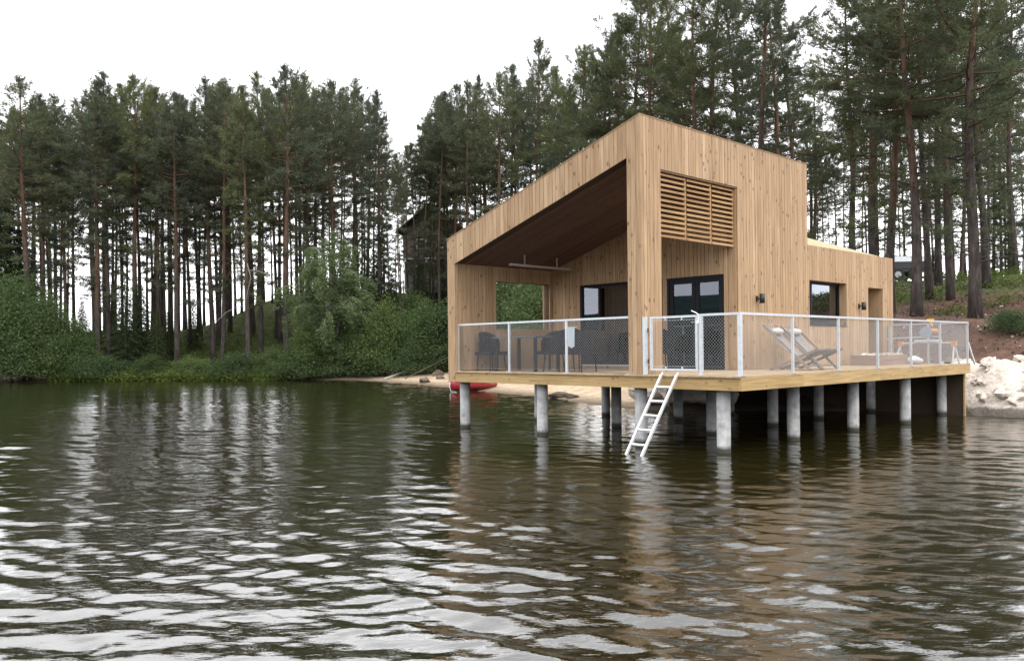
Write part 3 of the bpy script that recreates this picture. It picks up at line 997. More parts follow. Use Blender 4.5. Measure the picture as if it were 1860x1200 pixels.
r2 = local_thing('mesh_railing', 'short galvanised railing with the bathing gate above the ladder', 'railing', 1.0, .06, DECK, 'galvanised mesh railings round the deck')
B(MB(), 1.955, 2.025, .0, .06, DECK + .001, RT - .01).build('hinge_post', M['galv'], r2)
post(r2, .80, .05, .055, RT)
post(r2, .045, .05, .06, RT)
MB().bar((-.772, .05, RT - .02), (-.075, .05, RT - .02), .045, .04).build('top_rail', M['galv'], r2)
wire_panel((.085, .05), (.765, .05), DECK + .06, RT - .05, r2)
MB().bar((-.085, .05, DECK + .06), (-.765, .05, DECK + .06), .006, .006).build('bottom_wire', M['wire'], r2)
gt = MB()
ga0, ga1, gz0, gz1 = .865, 1.885, DECK + .075, RT - .012
frame_a(gt, ga0, ga1, gz0, gz1, .035, .07, .04)
gto = gt.build('gate', M['galv'], r2)
wire_panel((ga0 + .055, .052), (ga1 - .055, .052), gz0 + .075, gz1 - .075, gto)
mb = MB()
for z in (gz0 + .075, gz1 - .075): mb.bar((-(ga0 + .055), .052, z), (-(ga1 - .055), .052, z), .006, .006)
for a in (ga0 + .055, ga1 - .055): mb.bar((-a, .052, gz0 + .075), (-a, .052, gz1 - .075), .006, .006)
for a in (1.2, 1.55):
    mb.box(-a - .012, -a + .012, .045, .06, gz0 + .04, gz0 + .08); mb.box(-a - .012, -a + .012, .045, .06, gz1 - .08, gz1 - .04)
for z in (1.65, 2.05):
    mb.box(-(ga0 + .04), -(ga0 + .06), .045, .06, z, z + .025); mb.box(-(ga1 - .06), -(ga1 - .04), .045, .06, z, z + .025)
mb.build('mesh_clip', M['galv'], gto)
mb = MB()
mb.tube([(-.835, .02, 2.25), (-.835, .02, 2.37), (-.87, .01, 2.40), (-.96, .0, 2.44)], .009, 6)
mb.box(-.815, -.87, .0, .03, 2.22, 2.27)
mb.build('latch', M['alu'], gto)
for z in (1.56, 2.12):
    MB().tube([(-1.92, .03, z - .04), (-1.92, .03, z + .04)], .014, 8).build('hinge', M['black'], gto)

r3 = local_thing('mesh_railing', 'longest galvanised mesh railing along the side deck in front of the deck chairs', 'railing', .05, 5.4, DECK, 'galvanised mesh railings round the deck')
pb = [.045, 1.8, 3.6, 5.4, 7.15, 8.9, 10.77]
MB().bar((-.045, .085, RT - .02), (-.045, 10.79, RT - .02), .045, .04).build('top_rail', M['galv'], r3)
for b in pb[1:]: post(r3, .045, b, .042, RT - .041)
for b0, b1 in zip(pb[:-1], pb[1:]):
    wire_panel((.045, b0 + .035), (.045, b1 - .03), DECK + .06, RT - .05, r3)
    MB().bar((-.045, b0 + .035, DECK + .06), (-.045, b1 - .03, DECK + .06), .006, .006).build('bottom_wire', M['wire'], r3)
MB().bar((-.045, 10.80, DECK + .55), (-.0, 11.15, DECK - .02), .035, .035).build('brace', M['alu'], r3)

r4 = local_thing('mesh_railing', 'galvanised mesh railing closing the far land end of the deck', 'railing', 1.0, 10.77, DECK, 'galvanised mesh railings round the deck')
MB().bar((-.07, 10.775, RT - .02), (-2.0, 10.775, RT - .02), .045, .04).build('top_rail', M['galv'], r4)
post(r4, 1.0, 10.775, .042, RT - .041)
post(r4, 1.98, 10.775, .06, RT - .041)
wire_panel((.08, 10.775), (.97, 10.775), DECK + .06, RT - .05, r4)
wire_panel((1.03, 10.775), (1.94, 10.775), DECK + .06, RT - .05, r4)

# ladder
lt = local_thing('bathing_ladder', 'bare aluminium ladder leaning from the deck edge down into the water', 'ladder', 1.39, -.06, DECK - .06)
top_ = Vector((-1.39, -.075, DECK - .005)); bot = Vector((-1.46, -1.33, -.45))
dv = (bot - top_)
hw = .165
for s_ in (-1, 1):
    off = Vector((hw * s_, 0, 0))
    MB().bar(top_ + off, bot + off, .03, .058, (0, 1, 1)).build('rail', M['alu'], lt)
for k in range(7):
    c = top_ + dv * (.115 + k * .135)
    MB().bar(c - Vector((hw - .015, 0, 0)), c + Vector((hw - .015, 0, 0)), .034, .03, (0, .75, .65)).build('rung', M['alu'], lt)
for s_ in (-1, 1):
    off = Vector((hw * s_, 0, 0))
    MB().tube([top_ + off + Vector((0, 0, .0)), top_ + off + Vector((0, .04, .05))], .012, 6).build('hook', M['alu'], lt)

# ------------------------------------------------------------------ furniture on the deck
def fabric_stripes():
    m = NM('striped_sling_fabric')
    tcx = m.n('ShaderNodeTexCoord')
    sep = m.n('ShaderNodeSeparateXYZ')
    m.l(tcx.outputs['Object'], sep.inputs[0])
    s1 = m.math('SINE', m.math('MULTIPLY', sep.outputs[0], 78.0))
    c = m.ramp(s1, [(0.45, (0.15, 0.145, 0.145)), (0.6, (0.40, 0.38, 0.36))])
    return m.set(c, 0.9, spec=0.1)
M['sling'] = fabric_stripes()
M['pillow'] = plain('cream_pillow', (0.50, 0.46, 0.41), 0.95, var=0.2, scale=25)
def sling_chair(a, b, rz, label):
    x, y = hot(a, b)
    t = thing('deck_chair', label, 'deck chair', (x, y, DECK), THETA + rz, 'reclining deck chairs by the wall')
    hw = .28
    for s_ in (-1, 1):
        MB().bar((s_ * hw, -.58, .93), (s_ * hw, .42, .0), .03, .05).build('leg', M['chairwood'], t)
        MB().bar((s_ * (hw - .035), -.46, .0), (s_ * (hw - .035), .56, .43), .03, .05).build('leg', M['chairwood'], t)
    for y_, z_ in ((-.54, .89), (.54, .42), (-.36, .04), (.33, .085)):
        MB().bar((-hw, y_, z_), (hw, y_, z_), .03, .03).build('crossbar', M['chairwood'], t)
    prof = [(-.54, .90), (-.42, .74), (-.28, .57), (-.13, .42), (0.0, .335), (.14, .30), (.30, .325), (.43, .37), (.54, .43)]
    mb = MB()
    for (y0, z0), (y1, z1) in zip(prof[:-1], prof[1:]):
        mb.hexa([(-hw + .05, y0, z0 - .006), (hw - .05, y0, z0 - .006), (hw - .05, y1, z1 - .006), (-hw + .05, y1, z1 - .006),
                 (-hw + .05, y0, z0), (hw - .05, y0, z0), (hw - .05, y1, z1), (-hw + .05, y1, z1)])
    mb.build('sling', M['sling'], t)
    MB().blob((0, -.40, .80), (.23, .085, .075), 2, 16, 9, .06).build('pillow', M['pillow'], t, True)
sling_chair(1.0, 3.75, R(-86), 'left striped sling deck chair, its back to the louvred end of the wall')
sling_chair(1.15, 4.72, R(-94), 'right striped sling deck chair with fat cream pillow under the square window')

dt = local_thing('dining_table', 'dark outdoor dining table on the covered terrace behind the railing', 'table', 6.05, .95, DECK)
B(MB(), 5.35, 6.75, .55, 1.40, DECK + .74, DECK + .775).build('tabletop', M['tabletop'], dt)
for a in (5.42, 6.68):
    for b in (.62, 1.33): B(MB(), a - .03, a + .03, b - .03, b + .03, DECK + .001, DECK + .738).build('leg', M['wicker'], dt)
def tub_chair(a, b, rz, label):
    x, y = hot(a, b)
    t = thing('wicker_chair', label, 'chair', (x, y, DECK), THETA + rz, 'black wicker chairs on the terrace')
    MB().box(-.27, .27, -.25, .27, .36, .44).build('seat', M['wicker'], t)
    mb = MB(); n = 12
    for k in range(n + 1):
        t_ = math.pi * (k / n) + math.pi
        x_, y_ = .29 * math.cos(t_), .27 * math.sin(t_)
        top = .66 + .25 * math.sin(math.pi * k / n) ** .6
        mb.v += [(x_, y_, .40), (x_, y_, top), (x_ * .88, y_ * .88, top), (x_ * .88, y_ * .88, .40)]
        if k:
            o = (k - 1) * 4
            mb.f += [(o, o + 4, o + 5, o + 1), (o + 1, o + 5, o + 6, o + 2), (o + 2, o + 6, o + 7, o + 3)]
    mb.f += [(0, 1, 2, 3), (n * 4, n * 4 + 3, n * 4 + 2, n * 4 + 1)]
    mb.build('backrest', M['wicker'], t)
    for sx in (-.22, .22):
        for sy in (-.2, .22): MB().tube([(sx, sy, .36), (sx * 1.1, sy * 1.1, 0)], .016, 8).build('leg', M['wicker'], t)
    return t
tub_chair(5.02, .95, R(90), 'black wicker chair at the right end of the terrace table')
tub_chair(4.33, .85, R(0), 'black wicker chair with a pale blue towel over its back')
tub_chair(7.02, .75, R(-90), 'black wicker chair at the left end of the terrace table by the wall')
tub_chair(6.05, 1.72, R(180), 'black wicker chair on the far side of the terrace table')
tub_chair(3.3, 2.1, R(-150), 'black wicker chair alone in front of the large terrace window')
tw = local_thing('towel', 'pale blue towel hung over the back of a black wicker chair', 'towel', 4.33, .56, DECK + .6)
mb = MB()
for k in range(6):
    x0, x1 = -4.45 + k * .04, -4.45 + (k + 1) * .04
    o0, o1 = .006 * math.sin(k * 2.1), .006 * math.sin((k + 1) * 2.1)
    zb = .52 + .02 * math.sin(k * 1.3)
    mb.hexa([(x0, .545 + o0, DECK + zb), (x1, .545 + o1, DECK + zb), (x1, .556 + o1, DECK + zb), (x0, .556 + o0, DECK + zb),
             (x0, .555 + o0, DECK + .93), (x1, .555 + o1, DECK + .93), (x1, .566 + o1, DECK + .93), (x0, .566 + o0, DECK + .93)])
    mb.box(x0, x1, .556, .63, DECK + .925, DECK + .937)
mb.build('cloth', M['towel'], tw)

# work corner at the far end of the deck
sh = local_thing('sawhorse', 'pale folding sawhorse with orange brackets at the far deck end', 'sawhorse', .8, 10.15, DECK)
for a in (1.45, .15):
    B(MB(), a - .05, a + .05, 10.08, 10.22, DECK + .46, DECK + .58).build('bracket', M['orange'], sh)
    for s_ in (-1, 1):
        MB().bar((-a, 10.15 + .02 * s_, DECK + .47), (-(a + (.1 if a > 1 else -.04)), 10.15 + .24 * s_, DECK), .03, .04).build('leg', M['palemetal'], sh)
B(MB(), .18, 1.42, 10.12, 10.18, DECK + .52, DECK + .56).build('crossbeam', M['palemetal'], sh)
ms = local_thing('mitre_saw', 'grey mitre saw with a yellow handle standing on the sawhorse', 'saw', .75, 10.15, DECK + .561)
B(MB(), .50, 1.05, 9.98, 10.34, DECK + .562, DECK + .62).build('base', M['palemetal'], ms)
mb = MB()
mb.tube([(-.78, 10.02, DECK + .80), (-.78, 10.07, DECK + .80)], .15, 20)
mb.build('blade_guard', M['bluegrey'], ms)
MB().bar((-.74, 10.25, DECK + .62), (-.66, 10.10, DECK + .98), .07, .09).build('arm', M['bluegrey'], ms)
MB().tube([(-.74, 10.1, DECK + .84), (-.52, 10.1, DECK + .84)], .055, 12).build('motor', M['orange'], ms)
hb = MB(); hb.bar((-.67, 10.08, DECK + .98), (-.67, 10.06, DECK + 1.09), .045, .045)
hb.bar((-.60, 10.06, DECK + 1.12), (-.76, 10.06, DECK + 1.12), .05, .055)
hb.build('handle', M['yellow'], ms)
for (a0, a1, zz, dz) in ((1.03, 1.9, .70, -.03),):
    t = local_thing('long_board', 'long white board resting level across the saw table', 'board', 1.4, 10.35, DECK + .62)
    MB().bar((-a1, 10.42, DECK + zz + dz), (-.55, 10.36, DECK + zz), .10, .03).build('plank', M['palemetal'], t)
cr = local_thing('wooden_crate', 'low brown wooden crate full of pale offcuts on the deck', 'crate', 1.3, 8.6, DECK)
ca0, ca1, cb0, cb1 = 1.05, 1.7, 7.75, 9.55
for k in range(2):
    z0 = DECK + .005 + k * .125
    B(MB(), ca0, ca0 + .025, cb0, (cb0 + cb1) / 2 - .004, z0, z0 + .12).build('board', M['crate'], cr)
    B(MB(), ca0, ca0 + .025, (cb0 + cb1) / 2 + .004, cb1, z0, z0 + .12).build('board', M['crate'], cr)
    B(MB(), ca1 - .025, ca1, cb0, cb1, z0, z0 + .12).build('board', M['crate'], cr)
    B(MB(), ca0 + .027, ca1 - .027, cb0, cb0 + .025, z0, z0 + .12).build('board', M['crate'], cr)
    B(MB(), ca0 + .027, ca1 - .027, cb1 - .025, cb1, z0, z0 + .12).build('board', M['crate'], cr)
mb = MB(); rg = random.Random(8)
for k in range(46):
    a, b = rg.uniform(ca0 + .08, ca1 - .08), rg.uniform(cb0 + .08, cb1 - .08)
    an = rg.uniform(0, 3.14); l_ = rg.uniform(.06, .16)
    mb.bar((-a - l_ * math.cos(an), b - l_ * math.sin(an), DECK + .22 + rg.uniform(0, .07)), (-a + l_ * math.cos(an), b + l_ * math.sin(an), DECK + .22 + rg.uniform(0, .07)), rg.uniform(.04, .09), .025)
oc = mb.build('offcuts', M['offcut'], cr); oc['kind'] = 'stuff'
sk = local_thing('rubble_sack', 'crumpled white sack lying at the end of the wooden crate', 'sack', 1.0, 9.9, DECK)
MB().blob((-.98, 9.82, DECK + .10), (.18, .24, .10), 12, 16, 10, .22, DECK + .003).build('sack_body', M['white'], sk, True)

# ------------------------------------------------------------------ vegetation generators
def unit(v):
    return v / np.maximum(np.linalg.norm(v, axis=-1, keepdims=True), 1e-9)

def blades(P, D, k, ln, wd, rs, cone=0.85, up=0.15):
    """k needle blades (triangles) from every twig point P with heading D"""
    P = np.repeat(P, k, 0); D = np.repeat(D, k, 0)
    n = len(P)
    d = unit(D * (1 - cone * .5) + rs.normal(0, 1, (n, 3)) * cone * .62 + np.array([0, 0, up]))
    s = unit(np.cross(d, rs.normal(0, 1, (n, 3))))
    l = (ln * rs.uniform(.6, 1.3, n))[:, None]
    wv = (wd * rs.uniform(.7, 1.3, n))[:, None]
    base = P + D * rs.uniform(-.10, .26, (n, 1)) * (ln / .25) + rs.normal(0, .045, (n, 3))
    V = np.empty((n, 3, 3))
    V[:, 0] = base - s * wv * .5
    V[:, 1] = base + s * wv * .5
    V[:, 2] = base + d * l
    return V.reshape(-1, 3)

def leaves(P, size, rs, droop=0.0, asp=0.55):
    """diamond leaves at P"""
    n = len(P)
    d = unit(rs.normal(0, 1, (n, 3)) + np.array([0, 0, -droop]))
    s = unit(np.cross(d, rs.normal(0, 1, (n, 3))))
    l = (size * rs.uniform(.65, 1.35, n))[:, None]
    V = np.empty((n, 4, 3))
    V[:, 0] = P
    V[:, 1] = P + d * l * .5 + s * l * asp * .5
    V[:, 2] = P + d * l
    V[:, 3] = P + d * l * .5 - s * l * asp * .5
    return V.reshape(-1, 3)

def make_pine(seed, H=20.0, cb=0.55, spread=2.2, nb=62, mat='needle', r0=0.19, lean=0.25, dead=5, blade=(0.24, 0.046), kb=15, dens=8.0, twist=0.2, tip=True, low=14, top=1.25):
    rs = np.random.RandomState(seed)
    rg = random.Random(seed)
    # trunk path
    nseg = 12
    ph = rs.uniform(0, 6.3, 2)
    def axis_pt(t):
        return np.array([lean * math.sin(2.2 * t + ph[0]) * t + twist * .3 * math.sin(7 * t + ph[1]), lean * math.cos(1.8 * t + ph[1]) * t + twist * .3 * math.cos(6 * t + ph[0]), t * H])
    tr = MB()
    ts = [i / nseg for i in range(nseg + 1)]
    rads = [r0 * (1.25 if t == 0 else 1.0) * (1 - t) ** .8 * (1 - .1 * t) + .018 for t in ts]
    o0 = axis_pt(0)
    tr.tube([Vector(axis_pt(t) - o0 - np.array([0, 0, .3 if t == 0 else 0])) for t in ts], rads, 9)
    P, D = [], []
    for i in range(nb):
        f = (i + rs.uniform(0, 1)) / nb
        t = cb + (1 - cb) * f ** .9
        if t > .99: t = .99
        prof = (0.55 + 1.5 * f if f < .3 else 1.0 * (1 - ((f - .3) / .7) ** top)) * .95 + .10
        Lb = spread * prof * rs.uniform(.6, 1.25)
        az = i * 2.399 + rs.normal(0, .5)
        el = -.12 + 1.0 * f ** 1.3 + rs.normal(0, .15)
        st = axis_pt(t) - o0
        hd = np.array([math.cos(az), math.sin(az), 0])
        n = 5
        path = []
        p = st.copy(); e = el
        for k in range(n + 1):
            path.append(p.copy())
            p = p + (hd * math.cos(e) + np.array([0, 0, math.sin(e)])) * Lb / n
            e += .10 + rs.normal(0, .12)
            a2 = rs.normal(0, .18)
            hd = np.array([hd[0] * math.cos(a2) - hd[1] * math.sin(a2), hd[0] * math.sin(a2) + hd[1] * math.cos(a2), 0])
        br = max(.012, r0 * .30 * (1 - t) + .012) * min(1.3, Lb / spread + .3)
        tr.tube([Vector(q) for q in path], [br * (1 - .8 * k / n) for k in range(n + 1)], 4, False)
        path = np.array(path)
        nt_ = max(4, int(Lb * dens))
        u = rs.uniform(.10, 1.0, nt_) ** .8 * n
        k0 = np.minimum(u.astype(int), n - 1)
        q = path[k0] + (path[k0 + 1] - path[k0]) * (u - k0)[:, None]
        d0 = unit(path[k0 + 1] - path[k0])
        side = unit(np.cross(d0, [0, 0, 1.0])) * rs.choice([-1, 1], nt_)[:, None]
        reach = (rs.uniform(0, .34, nt_) * Lb * (1.15 - u / n))[:, None] + .05
        q = q + side * reach + d0 * reach * .5 + np.array([0, 0, 1]) * rs.normal(.03, .07, (nt_, 1))
        P.append(q); D.append(unit(d0 + side * .8))
    if tip:
        m_ = 22
        zz = rs.uniform(.94, 1.005, m_)
        P.append(np.array([axis_pt(z) - o0 for z in zz]) + rs.normal(0, .06, (m_, 3)))
        D.append(np.tile([0, 0, 1.0], (m_, 1)))
    for i in range(low):                     # sparse living twigs below the crown
        t = rs.uniform(cb * .45, cb)
        az = rs.uniform(0, 6.3); Lb = rs.uniform(.35, .8) * spread * (.4 + .6 * t / cb)
        st = axis_pt(t) - o0
        hd = np.array([math.cos(az), math.sin(az), rs.uniform(-.25, .15)])
        tr.tube([Vector(st), Vector(st + hd * Lb)], [.02, .006], 4, False)
        m_ = int(Lb * 7) + 2
        P.append(st + hd * Lb * rs.uniform(.35, 1, (m_, 1)) + rs.normal(0, .11 * Lb + .04, (m_, 3)) * np.array([1, 1, .5]))
        D.append(np.tile(hd, (m_, 1)))
    for i in range(dead):
        t = rs.uniform(cb * .35, cb * 1.02)
        az = rs.uniform(0, 6.3); Lb = rs.uniform(.5, 1.0) * spread * .75
        st = axis_pt(t) - o0
        p = st; e = rs.uniform(-.2, .35); path = [Vector(p)]
        for k in range(5):
            p = p + np.array([math.cos(az) * math.cos(e), math.sin(az) * math.cos(e), math.sin(e)]) * Lb / 5
            e -= rs.normal(.1, .3); az += rs.normal(0, .3)
            path.append(Vector(p))
        tr.tube(path, [.03 * (1 - .85 * k / 5) + .004 for k in range(6)], 4, False)
    P = np.concatenate(P); D = np.concatenate(D)
    V = blades(P, D, kb, blade[0], blade[1], rs)
    T = np.arange(len(V)).reshape(-1, 3)
    return tr.mesh('trunk', M['bark'], True), np_mesh('crown', V, T, M[mat])

def make_spruce(seed, H=9.0, spread=1.7, r0=.1):
    rs = np.random.RandomState(seed)
    tr = MB()
    tr.tube([(0, 0, -.3), (0, 0, H * .5), (0, 0, H)], [r0, r0 * .55, .012], 7)
    P, D = [], []
    for i in range(120):
        f = (i + .5) / 120
        z = H * (.06 + .93 * f)
        Lb = spread * (1 - f) ** .85 * rs.uniform(.7, 1.15) + .12
        az = i * 2.399
        n = max(4, int(Lb * 13))
        u = rs.uniform(.1, 1, n)
        q = np.stack([np.cos(az) * u * Lb, np.sin(az) * u * Lb, z - u * u * Lb * .30 + .1 * u], 1)
        side = np.array([-math.sin(az), math.cos(az), 0])
        q += side * (rs.uniform(-.28, .28, n) * Lb * (1.1 - u))[:, None]
        P.append(q)
        D.append(np.tile([math.cos(az), math.sin(az), -.25], (n, 1)))
    V = blades(np.concatenate(P), np.concatenate(D), 11, .17, .04, rs, .8, -.1)
    return tr.mesh('trunk', M['stem'], True), np_mesh('crown', V, np.arange(len(V)).reshape(-1, 3), M['spruce'])

def make_birch(seed, H=10.0):
    rs = np.random.RandomState(seed)
    tr = MB(); P = []
    for s_ in range(3):
        az0 = s_ * 2.1 + .4
        top = np.array([math.cos(az0) * 1.0, math.sin(az0) * .7, H * (.97 - .12 * s_)])
        pth = [np.array([math.cos(az0) * .18, math.sin(az0) * .18, -.3])]
        for k in range(1, 9):
            t = k / 8
            pth.append(np.array([top[0] * t ** 1.3 + rs.normal(0, .06), top[1] * t ** 1.3 + rs.normal(0, .06), top[2] * t]))
        tr.tube([Vector(q) for q in pth], [.085 * (1 - .9 * k / 8) for k in range(9)], 7)
        for i in range(34):
            f = (i + rs.uniform()) / 34
            t = .22 + .78 * f
            k = min(int(t * 8), 7)
            st = pth[k] + (pth[k + 1] - pth[k]) * (t * 8 - k)
            Lb = (2.5 * math.sin(math.pi * min(.93, .18 + .8 * f)) + .3) * rs.uniform(.55, 1.15)
            az = rs.uniform(0, 6.3) if s_ else i * 2.4
            pts_ = []
            p = st; e = .75
            for q in range(6):
                pts_.append(p)
                p = p + np.array([math.cos(az) * math.cos(e), math.sin(az) * math.cos(e), math.sin(e)]) * Lb / 5
                e -= .40 * rs.uniform(.5, 1.3)
            tr.tube([Vector(q) for q in pts_], [.022 * (1 - .8 * q / 5) for q in range(6)], 4, False)
            pts_ = np.array(pts_)
            nl = int(Lb * 24)
            u = rs.uniform(.15, 1.0, nl) ** .7 * 5
            k0 = np.minimum(u.astype(int), 4)
            c = pts_[k0] + (pts_[k0 + 1] - pts_[k0]) * (u - k0)[:, None]
            for cc in c:       # hanging strings of leaves
                m_ = rs.randint(9, 18)
                hang = rs.uniform(.35, 1.35)
                zz = rs.uniform(0, 1, m_)
                P.append(cc + np.stack([rs.normal(0, .07, m_), rs.normal(0, .07, m_), -zz * hang], 1))
    P = np.concatenate(P)
    V = leaves(P, .115, rs, .8)
    return tr.mesh('trunk', M['birchbark'], True), np_mesh('crown', V, np.arange(len(V)).reshape(-1, 4), M['birch'])

def make_bush(seed, H=3.0, Rr=1.7, mat='bush', n=230, size=.10):
    rs = np.random.RandomState(seed)
    tr = MB(); P = []
    for i in range(n):
        az = rs.uniform(0, 6.3)
        f = rs.uniform(.15, 1.0) ** .75
        el = rs.uniform(.12, 1.45)
        rad = Rr * rs.uniform(.55, 1.08)
        tgt = np.array([math.cos(az) * math.cos(el) * rad, math.sin(az) * math.cos(el) * rad, math.sin(el) * H * rs.uniform(.6, 1.05) + .1]) * (.5 + .5 * f)
        if i < 26:
            tr.tube([Vector((tgt[0] * .08, tgt[1] * .08, -.15)), Vector(tgt * np.array([.45, .45, .6])), Vector(tgt)], [.03, .018, .006], 4, False)
        m_ = rs.randint(26, 52)
        P.append(tgt + rs.normal(0, 1, (m_, 3)) * np.array([.20, .20, .16]) * Rr * .55)
    P = np.concatenate(P)
    P = P[P[:, 2] > .02]
    V = leaves(P, size, rs, .2)
    return tr.mesh('stem', M['stem'], True), np_mesh('foliage', V, np.arange(len(V)).reshape(-1, 4), M[mat])

FOREST = [make_pine(100 + i, 20, cb, sp, nb, 'needle', r0, .4, dd, (.27, .036), 13, 10.5, low=lo, top=tp) for i, (cb, sp, nb, r0, dd, lo, tp) in enumerate(
    [(.50, 2.8, 74, .19, 7, 16, 1.2), (.58, 2.4, 62, .17, 6, 20, 1.0), (.52, 3.1, 72, .20, 8, 12, 1.5), (.66, 2.3, 54, .15, 6, 24, 1.1), (.42, 2.5, 80, .18, 9, 18, 1.0), (.54, 3.3, 66, .21, 6, 14, 1.7),
     (.60, 2.6, 60, .16, 7, 22, 1.3), (.36, 2.3, 84, .17, 5, 10, .85), (.63, 3.0, 50, .19, 10, 16, 1.6)])]
THIN = [make_pine(200 + i, 20, cb, 1.8, 50, 'needle', .115, .4, 8, (.27, .036), 12, 10.5, low=24, top=1.0) for i, cb in enumerate((.56, .64, .48, .74))]
OPEN = [make_pine(300 + i, 18, cb, sp, nb, 'needle_near', r0, .5, dd, (.19, .028), 14, 18.0, .5, low=18, top=1.5) for i, (cb, sp, nb, r0, dd) in enumerate(
    [(.46, 3.3, 56, .20, 10), (.36, 3.2, 62, .21, 14), (.52, 3.0, 50, .18, 12), (.40, 3.7, 58, .23, 13)])]
SPRUCE = [make_spruce(401), make_spruce(402, 7.0, 1.9)]
BIRCH = make_birch(501)
BUSH = [make_bush(601), make_bush(602, 2.4, 1.9), make_bush(603, 3.4, 1.5, 'bush2'), make_bush(604, 1.6, 1.6, 'bush2', 230, .075), make_bush(605, 6.2, 3.3, 'bush', 760, .135), make_bush(606, 4.8, 2.2, 'bush', 420, .12)]

def plant(name, variant, x, y, height, base_h, label, cat, group=None, rz=0.0, wide=1.0, parts=('trunk', 'crown'), sink=0.0):
    t = thing(name, label, cat, (x, y, gz(x, y) - sink), rz, group)
    s = height / base_h
    t.scale = (s * wide, s * wide, s)
    for nm, me in zip(parts, variant):
        o = link(nm, me, t)
    return t

rg = random.Random(77)
SKY = [(-60, 300), (0, 258), (40, 170), (65, 150), (100, 165), (130, 200), (160, 160), (190, 140), (250, 148), (330, 175), (400, 150), (500, 133), (560, 148), (640, 150), (685, 178),
       (715, 225), (738, 262), (758, 215), (775, 180), (810, 165), (880, 140), (935, 130), (975, 78), (1005, 125), (1030, 160), (1050, 105), (1100, 80), (1140, 60), (1170, 5),
       (1250, -60), (1440, -90), (1480, 20), (1520, 10), (1560, -120), (1900, -140)]
def skyline(px):
    return float(np.interp(px, [a for a, _ in SKY], [b for _, b in SKY]))

def pine_at(px, d, ytop, var, H0, label, group, wide=1.0, rz=None, cat='pine'):
    x = px2x(px, d)
    z0 = gz(x, d)
    h = zat(px, ytop, d) - z0
    return plant('pine_tree', var, x, d, h, H0, label, cat, group, rg.uniform(0, 6.3) if rz is None else rz, wide)

# front rank of the left forest, tree by tree
FR = [(57, 60, 150, 0, 1.25, 'thick dark pine at the left end of the forest, rising behind the big round bush'),
      (82, 62, 175, 1, 1.0, 'reddish pine just right of the thickest trunk at the left end'),
      (121, 63, 205, 3, 1.0, 'pine left of the wide bright gap in the left forest'),
      (136, 66, 215, 1, .9, 'slim pine at the left edge of the bright gap in the left forest'),
      (178, 60, 150, 2, 1.05, 'straight pine at the right edge of the bright gap in the left forest'),
      (197, 61, 140, 4, 1.0, 'pine standing beside the small dark spruces on the left shore'),
      (248, 62, 150, 5, 1.0, 'pine rising straight above the small dark spruces'),
      (290, 63, 165, 1, 1.0, 'pine right of the small dark spruces on the left shore'),
      (322, 60, 172, 2, 1.0, 'orange barked pine midway between the spruces and the birch'),
      (345, 66, 180, 3, .9, 'slender pine with bare trunk right of the midway orange barked pine'),
      (388, 62, 152, 0, 1.0, 'dark pine two trunks left of the grey footed front pine'),
      (404, 60, 150, 6, 1.0, 'dark pine left of the pale footed front pine'),
      (452, 56.5, 160, 1, 1.05, 'front pine with grey foot and bleached arching dead branches left of the birch'),
      (474, 63, 140, 4, 1.0, 'brown pine directly right of the orange front pine'),
      (522, 58, 133, 5, 1.1, 'stout dark pine standing right behind the left side of the birch'),
      (567, 64, 146, 0, 1.0, 'pine rising behind the crown of the birch'),
      (608, 62, 150, 2, 1.05, 'orange trunked pine showing above the top of the birch'),
      (642, 66, 150, 6, 1.0, 'pine behind the right side of the birch'),
      (690, 62, 172, 4, .95, 'last leafy pine before the open sky gap, right of the birch'),
      (728, 60, 285, 3, .7, 'lone grey pine trunk in front of the left corner of the old cabin')]
for px, d, yt, v, wd, lb in FR:
    t = pine_at(px, d, yt, FOREST[v], 20, lb, 'pines of the forest on the left shore', wd, 0.0)
    if px == 452:
        for pth in ([(448, 556), (432, 560), (418, 568), (404, 582), (397, 592)], [(456, 492), (474, 493), (492, 500), (505, 514), (512, 534), (511, 556)], [(455, 480), (462, 505), (455, 540), (450, 560)]):
            q = [Vector(((px2x(a, d) - t.location.x) / t.scale.x, (-.5 - .1 * i) / t.scale.y, (zat(a, b, d) - t.location.z) / t.scale.z)) for i, (a, b) in enumerate(pth)]
            MB().tube(q, [.034 - .022 * i / (len(q) - 1) for i in range(len(q))], 6).build('dead_branch', M['deadwood'], t, True)
GL = 'slender pine deep in the forest of the left shore behind its front rank'
for i in range(84):
    px = -40 + 735 * ((i * 0.618034) % 1.0) + rg.uniform(-6, 6)
    d = rg.uniform(66, 92)
    if 128 < px < 172 and rg.random() < .75: continue
    yt = skyline(px) + rg.choice((rg.uniform(4, 40), rg.uniform(20, 120)))
    thin = rg.random() < .5
    pine_at(px, d, yt, rg.choice(THIN) if thin else rg.choice(FOREST), 20, GL, 'deep pines of the left shore forest', rg.uniform(.8, 1.05))
